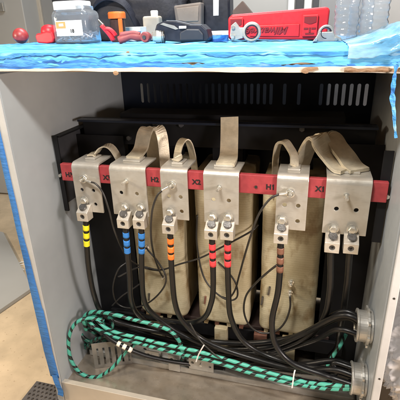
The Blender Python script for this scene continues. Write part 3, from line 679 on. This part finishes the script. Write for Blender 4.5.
for a, b in zip(rows, rows[1:]):
    for k in range(3): bm.faces.new((a[k], a[k+1], b[k+1], b[k]))
o = obj('hanging_strip', bm, M_tapeL, bd, solid=.0006)

# ------------------------------------------------------------------ things lying on the board
def base(px, Y): 
    p = P(px, 43, Y=Y); return Vector((p.x, Y, ztop(p.x)+.001))
def mp(px, Y): return px*((Y+1)*1.0)/FPX/ .985   # pixels to metres at that depth
# round red ball handle, dark underneath
b = base(22, .32); R = mp(8.0, .32)
t = thing('round_knob', 'round red and black ball shaped knob at the left end of the board', 'knob', b)
bm = bmesh.new(); ax = Vector((.35, -.35, .85)).normalized()
lathe(bm, [(R*cos(a), R*sin(a)) for a in [radians(-8+98*i/14) for i in range(15)]], b+Vector((0, 0, R)), ax, 36); obj('knob_cap', bm, mat('dull red', (.36, .045, .045), .38, 0, .35, 25, .10), t, smooth=True)
bm = bmesh.new(); lathe(bm, [(R*.97*cos(a), R*.97*sin(a)) for a in [radians(-89+82*i/12) for i in range(13)]], b+Vector((0, 0, R)), ax, 36); obj('knob_base', bm, mat('glossy maroon', (.10, .016, .02), .3, 0, .2, coat=.3), t, smooth=True)
# faceted red block with round cap
b = base(48.5, .34); k = mp(1, .34)
t = thing('red_plug', 'bright red faceted plug with a round cap, left of the clear jar', 'plug', b)
bm = bmesh.new(); pts = [(-9.5, 0), (-11, 6), (-9, 9), (-3, 9.5), (4, 11), (10, 10), (11, 4), (9, -0), (2, -1.0)]
prism(bm, [b+Vector((x*k, -.02, (z+1)*k)) for x, z in pts], (0, .045, 0)); obj('plug_body', bm, M_redp, t, bevel=.005, seg=3)
bm = bmesh.new(); lathe(bm, [(8*k, 0), (8.4*k, 3*k), (7*k, 7*k), (4*k, 9*k), (.1*k, 9.6*k)], b+Vector((.5*k, .012, 9*k)), (0, 0, 1), 28); obj('plug_cap', bm, M_redp, t, smooth=True)
# clear jar with white lid and label
b = base(79, .37); k = mp(1, .37)
t = thing('plastic_jar', 'clear square plastic jar with white lid and an orange and white label', 'jar', b)
def rsq(w, d, r, n=6):
    out = []
    for sx, sy, a0 in ((1, 1, 0), (-1, 1, 90), (-1, -1, 180), (1, -1, 270)):
        for i in range(n+1): a = radians(a0+90*i/n); out.append((sx*(w-r)+r*cos(a), sy*(d-r)+r*sin(a)))
    return out
bm = bmesh.new(); rows = []
hs = [(0, .93), (1, .98), (3, 1), (9, .985), (20, .985), (24, 1), (27, .98), (29, .93), (30, .86), (30.2, .80), (34, .80)]
inner = [(33.8, .76), (29, .80), (27, .93), (20, .945), (3, .945), (1.5, .9)]
for h, s in hs+inner: rows.append([bm.verts.new((b.x+x*s, b.y+y*s, b.z+h*k)) for x, y in rsq(20.5*k, 16*k, 7*k)])
n = len(rows[0])
for a, c in zip(rows, rows[1:]):
    for i in range(n): bm.faces.new((a[i], a[(i+1) % n], c[(i+1) % n], c[i]))
bm.faces.new(rows[0][::-1]); bm.faces.new(rows[-1]); bmesh.ops.recalc_face_normals(bm, faces=bm.faces)
obj('jar_body', bm, M_clear, t, smooth=True)
bm = bmesh.new(); rows = []
for h, s in ((30.8, .98), (31, 1), (37.5, 1), (38.5, .97)): rows.append([bm.verts.new((b.x-2*k+x*s, b.y+y*s, b.z+h*k)) for x, y in rsq(16.5*k, 13*k, 7*k)])
for a, c in zip(rows, rows[1:]):
    for i in range(n): bm.faces.new((a[i], a[(i+1) % n], c[(i+1) % n], c[i]))
bm.faces.new(rows[0][::-1]); bm.faces.new(rows[-1]); obj('lid', bm, M_white, t)
yf = b.y-16.1*k
lb = obj('label', BX(b.x-13.5*k, b.x+15.5*k, yf-.001, yf-.0003, b.z+7*k, b.z+21*k), M_white, t)
obj('label_patch', BX(b.x-13*k, b.x-2.5*k, yf-.0022, yf-.0013, b.z+14*k, b.z+20*k), M_orl, lb)
obj('label_patch', BX(b.x-9.5*k, b.x-4.5*k, yf-.0034, yf-.0025, b.z+16*k, b.z+18.4*k), M_cream, lb)
text('lettering', '18', M_txt, 4.6*k, lb, (b.x+4*k, yf-.0016, b.z+11.3*k), FRONT, .0004, bold=.0006)
# contents: a few small fasteners, pinkish
bm = bmesh.new()
for i in range(110):
    c = b+Vector((random.uniform(-16, 16)*k, random.uniform(-11, 11)*k, random.uniform(3, 9)*k)); a = Vector((random.uniform(-1, 1), random.uniform(-1, 1), random.uniform(-.4, .4))).normalized()*k*3
    cyl(bm, c-a, c+a, .9*k, n=6)
obj('jar_contents', bm, mat('steel anchors', (.55, .50, .50), .35, .6, .2), t)
# pliers with red grips
b = base(110, .30); k = mp(1, .30)*.85
t = thing('pliers', 'pliers with thick bright red grips right of the clear jar', 'pliers', b)
for pts, r in (([(-7, 17), (-4, 13), (0, 8), (3, 3), (3.5, .5)], 3.1), ([(-3, 13), (2, 12.5), (6, 9), (8, 5)], 2.6)):
    bm = bmesh.new(); q = [b+Vector((x*k, -.01+.004*i, (z+3)*k)) for i, (x, z) in enumerate(pts)]; sweep(bm, catmull(q, .004), r*k, 14, rf=lambda L: .8+4*L if L < .05 else 1); obj('grip', bm, M_redp, t)
bm = bmesh.new(); prism(bm, [b+Vector((x*k, .0, z*k)) for x, z in ((-9, 16), (-5, 17), (-6, 21), (-12, 27), (-14, 26), (-11, 20))], (0, .01, 0)); obj('jaw', bm, M_dbolt, t, bevel=.002)
# orange topped canister
b = base(119.5, .42); k = mp(1, .42)
t = thing('canister', 'dark canister with an orange lid behind the pliers', 'canister', b)
bm = bmesh.new(); lathe(bm, [(7*k, 0), (7.4*k, 1*k), (7.4*k, 20*k), (6.5*k, 21*k)], b, (0, 0, 1), 30); obj('canister_body', bm, mat('dark smoked plastic', (.06, .03, .025), .3, 0, .2), t, smooth=False)
bm = bmesh.new(); lathe(bm, [(8.4*k, 21.2*k), (8.6*k, 22*k), (8.6*k, 26*k), (7.8*k, 27.5*k), (.1*k, 28*k)], b, (0, 0, 1), 30); obj('lid', bm, M_orange, t, bevel=.001)
bm = bmesh.new(); box(bm, b.x+4.6*k, b.x+8.4*k, b.y-8.5*k, b.y-6.0*k, b.z+1*k, b.z+21*k); obj('lid_strap', bm, M_orange, t, bevel=.002)
# faded red rubber glove-like tool pouch: two lumps
b = base(131, .28); k = mp(1, .28)
t = thing('wire_stripper', 'faded red handled wire stripper lying flat in front of the canister', 'tool', b)
for pts, r in (([(-13, 3), (-7, 5), (-1, 6.5), (6, 5.5), (12, 4)], 3.6), ([(-11, 8), (-4, 9), (2, 9.5), (8, 7.5)], 2.2)):
    bm = bmesh.new(); q = [b+Vector((x*k, .006*i, z*k)) for i, (x, z) in enumerate(pts)]; sweep(bm, catmull(q, .004), r*k, 14, rf=lambda L: 1+.10*sin(L*130)); obj('grip', bm, M_pink, t)
b2_ = base(147, .29); bm = bmesh.new(); lathe(bm, [(4.6*k, -.008), (5*k, 0), (5*k, .012), (4.4*k, .018)], b2_+Vector((0, 0, 5.4*k)), (0, -1, 0), 26); 
obj('pivot_head', bm, M_pink, t, bevel=.001); obj('pivot', CY(b2_+Vector((0, -.018, 5.4*k)), b2_+Vector((0, -.022, 5.4*k)), 1.8*k, n=16), M_dbolt, t)
# white box + beige box with cap
b = base(133, .50); k = mp(1, .50)
t = thing('cardboard_carton', 'small white carton lying behind the faded red tool', 'box', b); obj('carton_body', BX(b.x-9*k, b.x+10*k, b.y, b.y+.06, b.z, b.z+13*k), M_white, t, bevel=.001); obj('flap', BX(b.x-9*k, b.x+10*k, b.y-.01, b.y-.001, b.z+9*k, b.z+12.6*k), M_cream, t)
b = base(152, .55); k = mp(1, .55)
t = thing('beige_bottle', 'square beige bottle with white cap behind the power tool', 'bottle', b)
obj('bottle_body', BX(b.x-8.5*k, b.x+8.5*k, b.y, b.y+.07, b.z, b.z+22*k), mat('beige plastic', (.42, .37, .30), .5, 0, .12), t, bevel=.008, seg=3)
bm = bmesh.new(); lathe(bm, [(3.6*k, 0), (3.8*k, 4*k), (3.2*k, 5*k)], b+Vector((1*k, .035, 22*k)), (0, 0, 1), 24); obj('cap', bm, M_white, t)
# black power tool
b = base(180, .30); k = mp(1, .30)
t = thing('power_tool', 'black power tool lying on its side with a silver nose pointing left', 'power tool', b)
bm = bmesh.new(); prof2 = [(-20, 5), (-22, 12), (-20, 17), (-10, 20), (0, 19.5), (14, 16), (24, 15.5), (29, 11), (31, 3), (29, .5), (6, 0), (-8, 1.5), (-14, 2)]
prism(bm, [b+Vector((x*k, -.026, z*k)) for x, z in prof2], (0, .06, 0)); obj('housing', bm, M_tool, t, bevel=.010, seg=4)
bm = bmesh.new(); prism(bm, [b+Vector((x*k, -.031, z*k)) for x, z in ((3, 1.5), (3, 9), (10, 12), (22, 11.5), (26, 7), (26, 1.5))], (0, .07, 0)); obj('battery', bm, mat('black battery shell', (.02, .024, .035), .5), t, bevel=.004)
obj('badge', BX(b.x+3*k, b.x+10*k, b.y-.0335, b.y-.0315, b.z+12.3*k, b.z+14.5*k), M_white, t)
bm = bmesh.new(); prism(bm, [b+Vector((x*k, -.029, z*k)) for x, z in ((-16, 16.6), (-13, 17.8), (-2, 15), (2, 12), (-1, 11.5))], (0, .002, 0)); obj('badge', bm, M_galv, t)
bm = bmesh.new(); lathe(bm, [(4*k, 0), (6*k, 2*k), (6*k, 8*k), (4.5*k, 12*k), (3*k, 13*k)], b+Vector((-13*k, -.012, 6.2*k)), (-1, -.25, 0), 20)
nz_ = obj('nose', bm, M_bolt, t, bevel=.001)
bm = bmesh.new()
for i in range(5): ring(bm, b+Vector((-14*k-i*2.0*k, -.014, 6.2*k)), (-1, -.25, 0), 6.0*k, .5*k, 20, 6)
obj('nose_rib', bm, M_dbolt, nz_)
# dull brown case behind the power tool
b = base(187, .60); k = mp(1, .60)
t = thing('tool_case', 'open dull brown square case behind the black power tool', 'case', b)
bm = bmesh.new(); prism(bm, [b+Vector((x*k, 0, z*k)) for x, z in ((-9, 0), (14, 0), (15, 32), (-12, 30))], (0, .05, 0)); c_ = obj('case_body', bm, mat('brown grey plastic', (.20, .165, .14), .35, 0, .15), t, bevel=.006)
bm = bmesh.new(); prism(bm, [b+Vector((x*k, -.004, z*k)) for x, z in ((-7, 16), (12, 16), (13, 29), (-9, 27.5))], (0, .003, 0)); obj('case_lid', bm, mat('brown grey lid', (.27, .22, .18), .3, 0, .1), t, bevel=.003)
# roll of blue tape lying on edge-left
b = base(217, .36); k = mp(1, .36)
t = thing('tape_roll', 'flat roll of dark blue tape beside the silver clamp', 'tape roll', b)
bm = bmesh.new(); lathe(bm, [(5*k, 0), (11*k, 0), (11*k, 5.5*k), (5*k, 5.5*k), (5*k, 0)], b, (0, 0, 1), 36); obj('tape_winding', bm, M_tape2, t, bevel=.0006)
bm = bmesh.new(); lathe(bm, [(4.4*k, .2*k), (4.95*k, .2*k), (4.95*k, 5.8*k), (4.4*k, 5.8*k), (4.4*k, .2*k)], b, (0, 0, 1), 36); obj('tape_core', bm, M_paper, t)
b = base(215, .46); tag(obj('paper_pad', BX(b.x-.035, b.x+.055, b.y, b.y+.05, b.z, b.z+.030), M_white, bevel=.004), 'crumpled white paper pad behind the blue tape roll', 'paper pad')
# red level case with latches and upside-down lettering
b = base(280.5, .42); k = mp(1, .42)*.90
t = thing('tool_case', 'long red plastic tool case with two latches and raised lettering', 'case', b)
rz = Matrix.Rotation(radians(2), 3, 'Z')
def R3(x, y, z): return b+rz @ Vector((x*k, y, z*k))
bm = bmesh.new(); prism(bm, [R3(x, -.03, z) for x, z in ((-52, 3), (-50, 2), (40, -.5), (44, 1), (45, 26), (42, 28.5), (-48, 25), (-52, 22))], rz @ Vector((0, .07, 0))); obj('case_body', bm, M_redp, t, bevel=.010, seg=4)
bm = bmesh.new(); prism(bm, [R3(x, -.034, z) for x, z in ((-30, 4.5), (18, 3), (18, 14.5), (-30, 14.2))], rz @ Vector((0, .004, 0))); obj('raised_panel', bm, M_redp, t, bevel=.0025)
M_rdk = mat('red recess shade', (.20, .008, .012), .5)  # darker case red, painting shade into the latch recesses and slots
for cxp in (-43, 28):
    lt = obj('latch', BX(b.x+(cxp-7)*k, b.x+(cxp+7)*k, b.y-.039+(cxp*k)*.035, b.y-.034+(cxp*k)*.035, b.z+3*k, b.z+22*k), M_redp, t, bevel=.002)
    yy = b.y-.0410+(cxp*k)*.035
    bm = bmesh.new(); prism(bm, [(b.x+(cxp+x)*k, yy, b.z+z*k) for x, z in ((-5.5, 20.5), (5.5, 20.5), (5.5, 15.5), (1, 14), (-1, 14), (-5.5, 15.5))], (0, .0018, 0))
    obj('latch_recess', bm, M_rdk, lt)
    bm = bmesh.new(); box(bm, b.x+(cxp-5.5)*k, b.x+(cxp-1.6)*k, yy, yy+.0018, b.z+9.3*k, b.z+10.8*k); box(bm, b.x+(cxp+1.6)*k, b.x+(cxp+5.5)*k, yy, yy+.0018, b.z+9.3*k, b.z+10.8*k)
    box(bm, b.x+(cxp-.8)*k, b.x+(cxp+.8)*k, yy, yy+.0018, b.z+6.6*k, b.z+10.8*k); box(bm, b.x+(cxp-4)*k, b.x+(cxp+4)*k, yy, yy+.0018, b.z+5*k, b.z+6.2*k); obj('latch_slot', bm, M_rdk, lt)
Rt = rz @ FRONT @ Matrix.Rotation(pi, 3, 'Z')
Rs = Rt @ Matrix(((1, .35, 0), (0, 1, 0), (0, 0, 1)))
text('lettering', 'Milwaukee', mat('case red lettering', (.26, .01, .02), .5), 9.5*k, t, R3(-14, -.0352, 9.3), Rs, .0012, bold=.0006)
# conduit fittings
def fitting(label, px, Y, rpx, flange):
    b = base(px, Y); k = mp(1, Y); t = thing('conduit_fitting', label, 'fitting', b, 'silver conduit fittings on the board')
    c = b+Vector((0, 0, rpx*k)); ax = Vector((.12, -1, .08)).normalized()
    bm = bmesh.new(); R = rpx*k; lathe(bm, [(R*.70, 0), (R*.98, 0), (R, .004), (R, .016), (R*.92, .020), (R*.70, .020), (R*.68, .016), (R*.68, .002), (R*.70, 0)], c-ax*.012, ax, 36); rg_ = obj('fitting_ring', bm, M_galv, t, bevel=.0006)
    bm = bmesh.new(); lathe(bm, [(R*.60, 0), (R*.69, 0), (R*.69, .021), (R*.60, .021), (R*.60, 0)], c-ax*.0118, ax, 36); obj('throat_liner', bm, M_tool, rg_)
    if flange == 'arm':
        bm = bmesh.new(); prism(bm, [c+Vector((x*k, -.004, z*k)) for x, z in ((-8, -5), (-18, -7), (-20, -3), (-19, 6), (-15, 9), (-11, 4), (-7, 4))], (0, .012, 0)); obj('fitting_arm', bm, M_galv, t, bevel=.0015)
        for x, z in ((-17, 4.5), (-17, -3.5)): obj('fitting_screw', CY(c+Vector((x*k, -.004, z*k)), c+Vector((x*k, -.010, z*k)), 1.8*k, n=6), M_bolt, t)
    else:
        bm = bmesh.new(); prism(bm, [b+Vector((x*k, -.010, z*k)) for x, z in ((-11, 0), (14, 0), (13, 3), (8, 5), (6, 8), (-6, 8), (-8, 4))], (0, .026, 0)); obj('fitting_base', bm, M_galv, t, bevel=.002)
        for v in (-8, 9): obj('fitting_screw', CY(b+Vector((v*k, -.010, 1.8*k)), b+Vector((v*k, -.016, 1.8*k)), 1.4*k, n=6), M_bolt, t)
fitting('silver ring fitting with a clamp arm, in front of the red case', 251.5, .27, 8.6, 'arm')
fitting('smaller silver ring fitting on a foot, right of the red case', 325, .25, 6.8, 'foot')
# wrapped clear bottles, right of the case
def bottle(label, px, Y, hpx, rpx, seed):
    b = base(px, Y); k = mp(1, Y); t = thing('clear_bottle', label, 'bottle', b, 'clear plastic bottles on the board'); bm = bmesh.new()
    prof = []
    for i in range(40):
        h = i/39; r = rpx*k*(1-.07*(math.cos(h*42)*.5+.5)*(1 if .15 < h < .85 else 0)); prof.append((r*(.9 if i == 0 else 1), h*hpx*.78*k))
    prof += [(rpx*k*.8, hpx*.84*k), (rpx*k*.5, hpx*.92*k), (rpx*k*.34, hpx*.95*k), (rpx*k*.34, hpx*k)]
    lathe(bm, prof, b, (0, 0, 1), 30)
    for v in bm.verts: v.co += Vector((noise.noise(v.co*40+Vector((seed, 0, 0))), noise.noise(v.co*40+Vector((0, seed, 0))), 0))*.0025
    obj('bottle_body', bm, M_clear, t, smooth=True, solid=.0012)
    bm = bmesh.new(); lathe(bm, [(rpx*k*.40, hpx*1.0*k), (rpx*k*.40, hpx*1.05*k)], b, (0, 0, 1), 20); obj('cap', bm, M_white, t)
bottle('clear ribbed bottle standing nearest the red case', 344, .36, 44, 10, 1)
bottle('clear ribbed bottle beside the film, furthest right in the row', 371, .36, 46, 11.5, 2)
bottle('clear ribbed bottle standing behind the other two', 358, .46, 48, 10, 3)

# ------------------------------------------------------------------ behind the board
def cab(label, x0, x1, y0, y1, z0, z1, m, parts):
    t = thing('equipment_cabinet', label, 'cabinet', ((x0+x1)/2, y0, z0)); obj('cabinet_body', BX(x0, x1, y0, y1, z0, z1), m, t, bevel=.006)
    for nm, a, mm in parts: obj(nm, BX(*a), mm, t, bevel=.002)
def X(px, Y): return P(px, 15, Y=Y).x
Yb = 1.9; zb_ = P(0, 193, Y=Yb).z
cab('large grey equipment cabinet at the far left behind the transformer cabinet', X(-190, Yb), X(24, Yb), Yb, Yb+.5, zb_, 2.6, M_cab2,
    [('plinth', (X(-190, Yb), X(20, Yb), Yb+.03, Yb+.45, .0, zb_-.06), M_cab), ('door_latch', (X(4, Yb)-.015, X(4, Yb)+.02, Yb-.02, Yb-.001, P(5, 7, Y=Yb).z-.03, P(5, 7, Y=Yb).z+.03), M_galv)])
cab('narrow cream and grey cabinet standing right behind the red plug', X(35, 2.1), X(64, 2.1), 2.1, 2.5, 0, 2.6, M_cab, [('cream_trim', (X(35, 2.1)+.01, X(41, 2.1)+.02, 2.08, 2.099, 0.05, 2.5), M_sill)])
cab('wide grey cabinet behind the red tool case with white door strips', X(229, 1.7), X(420, 1.7), 1.7, 2.2, 0, 2.6, M_cab2,
    [('door_strip', (X(288, 1.7), X(294, 1.7), 1.675, 1.699, .5, 2.4), M_white), ('door_strip', (X(304, 1.7), X(311, 1.7), 1.675, 1.699, .5, 2.4), M_white), ('door_gap', (X(295, 1.7), X(303, 1.7), 1.690, 1.699, .5, 2.4), M_brk), ('door_gap', (X(312, 1.7), X(318, 1.7), 1.690, 1.699, .5, 2.4), M_brk), ('door_panel', (X(320, 1.7), X(352, 1.7), 1.680, 1.699, .5, 2.4), M_cab)])
# black upright bag with white strip
b = base(217, .66); k = mp(1, .66)
t = thing('upright_case', 'upright black case with a vertical white strip behind the blue tape roll', 'case', b)
bm = bmesh.new(); prism(bm, [b+Vector((x*k, 0, z*k)) for x, z in ((-15, 0), (13, 0), (11.5, 60), (-13, 60))], (0, .08, 0)); obj('case_body', bm, M_tool, t, bevel=.008)
bm = bmesh.new(); prism(bm, [b+Vector((x*k, -.003, z*k)) for x, z in ((-3, 20), (2, 20), (3, 60), (-2.5, 60))], (0, .002, 0)); obj('label_strip', bm, M_white, t)
b = base(243, .60); k = mp(1, .60)
bm = bmesh.new(); prism(bm, [b+Vector((x*k, 0, z*k)) for x, z in ((-8, 0), (10, 0), (8, 22), (-1, 32), (-10, 24))], (0, .025, 0)); tag(obj('cardboard_flap', bm, mat('dark brown board', (.11, .075, .06), .7), bevel=.002), 'dark brown pointed cardboard flap leaning behind the left end of the red case', 'cardboard')
# black cloth bags: soft blobs with folds
def blob(name, label, c, rad, seed, m):
    bm = bmesh.new(); bmesh.ops.create_icosphere(bm, subdivisions=5, radius=1)
    for v in bm.verts:
        n = v.co.copy(); fld = (1-abs(noise.noise(n*2.2+Vector((seed, 0, 0)))))**3*.14+.10*noise.noise(n*1.2+Vector((0, seed, 0)))+.05*noise.noise(n*6)
        p = Vector((max(-.8, min(.8, n.x))/.8, max(-.75, min(.75, n.y))/.75, max(-.75, min(.75, n.z))/.75))
        p = n.lerp(p, .45)*(1+fld); v.co = Vector((c[0]+p.x*rad[0], c[1]+p.y*rad[1], c[2]+p.z*rad[2]))
        v.co.z = max(v.co.z, ztop(v.co.x)+.001)
    return bm
t = thing('duffel_bag', 'black nylon duffel bag lying behind the jar and pliers', 'bag', (-.75, .66, 1.32))
obj('bag_body', blob('', '', (X(120, .68), .68, 1.40), (.27, .09, .13), 2, M_dark), M_dark, t, smooth=True)
bm = bmesh.new(); q = [(X(90, .6), .58, 1.34), (X(96, .6), .57, 1.43), (X(112, .6), .56, 1.47), (X(130, .6), .565, 1.445), (X(140, .6), .58, 1.36)]; ribbon(bm, q, (.005, .012, .02), .003); obj('bag_handle', bm, M_tool, t)
t = thing('backpack', 'black backpack hanging over the clear jar, its rounded bottom in view', 'backpack', (-1.15, .95, 1.32))
bp0 = P(86, 8, Y=.95)
obj('bag_body', blob('', '', (bp0.x-.0, .95, bp0.z+.12), (.135, .10, .18), 9, M_dark), M_dark, t, smooth=True)
bm = bmesh.new(); ribbon(bm, [(bp0.x-.06, .85, bp0.z+.2), (bp0.x-.05, .83, bp0.z+.06), (bp0.x-.09, .85, bp0.z-.02)], (.02, 0, 0), .003); obj('shoulder_strap', bm, M_tool, t)
t = thing('tool_bag', 'black soft tool bag behind the beige bottle', 'bag', (-.45, .75, 1.32))
obj('bag_body', blob('', '', (X(178, .78), .80, 1.41), (.15, .08, .14), 5, M_dark), M_dark, t, smooth=True)
bm = bmesh.new(); ribbon(bm, [(X(160, .7), .71, 1.36), (X(163, .7), .69, 1.44), (X(172, .7), .685, 1.475), (X(182, .7), .69, 1.46)], (.004, .01, .016), .003); obj('bag_handle', bm, mat('grey webbing', (.10, .10, .11), .7), t)

# ------------------------------------------------------------------ left floor things
q = [P(-25, 228, Z=.0), P(4, 235, Z=0), P(33, 291, Z=0), P(-6, 318, Z=0)]
bm = bmesh.new(); prism(bm, [v+Vector((0, 0, .002)) for v in q], (0, 0, .022)); o = obj('cover_panel', bm, M_cab2, bevel=.002); tag(o, 'grey sheet metal cover lying on the floor at the left', 'cover panel')
for k_, pts in enumerate(([(2, 283), (9, 272), (17, 266), (30, 263)], [(4, 262), (12, 268), (22, 262), (34, 266)], [(0, 270), (10, 262), (24, 270)])):
    bm = bmesh.new(); sweep(bm, catmull([P(a, b_, Z=.005+.004*k_) for a, b_ in pts], .01), .0028, 8); o = obj('wire_offcut', bm, M_white)
    tag(o, ['pale wire offcut on the floor nearest the grey cover', 'pale wire offcut crossing the middle of the others', 'shortest pale wire offcut on the floor'][k_], 'wire', 'wire offcuts on the floor')
# perforated mat at the front left foot
x0, y0 = -1.04, -.09
mt = obj('perforated_mat', BX(x0, -.87, y0, .06, .002, .010), mat('dark rubber', (.10, .09, .085), .5, 0, .2)); cb = bmesh.new()
for i in range(9):
    for j in range(8):
        cx = x0+.012+i*.019+(j % 2)*.0095; cy = y0+.012+j*.0185
        if cx < -.878: cyl(cb, (cx, cy, -.01), (cx, cy, .02), .0058, n=8)
cut(mt, cb); tag(mt, 'dark perforated rubber mat under the front left corner of the cabinet', 'mat')

# ------------------------------------------------------------------ crumpled clear bag at the lower right
def fnb(u, v):
    th = 2*pi*u; ph = pi*v; n = Vector((sin(ph)*cos(th), sin(ph)*sin(th), cos(ph)))
    d = 1+.22*noise.noise(n*2.5+Vector((3, 1, 0)))+.10*(1-abs(noise.noise(n*7))*2.6)+.05*(1-abs(noise.noise(n*17))*2.6)
    return Vector((.53, .22, .40))+Vector((n.x*.22*d, n.y*.24*d, max(-.385, n.z*.40*d)))
bag = crumple('plastic_bag', fnb, 260, 240, M_bag, solid=.0, smooth=True); tag(bag, 'crumpled clear plastic bag standing at the lower right beside the cabinet', 'plastic bag')
struct(obj('side_wall', BX(1.5, 1.6, -4, 3.6, 0, 3.2), mat('side wall pale', (.5, .45, .42), .8, 0, .06, 1)))
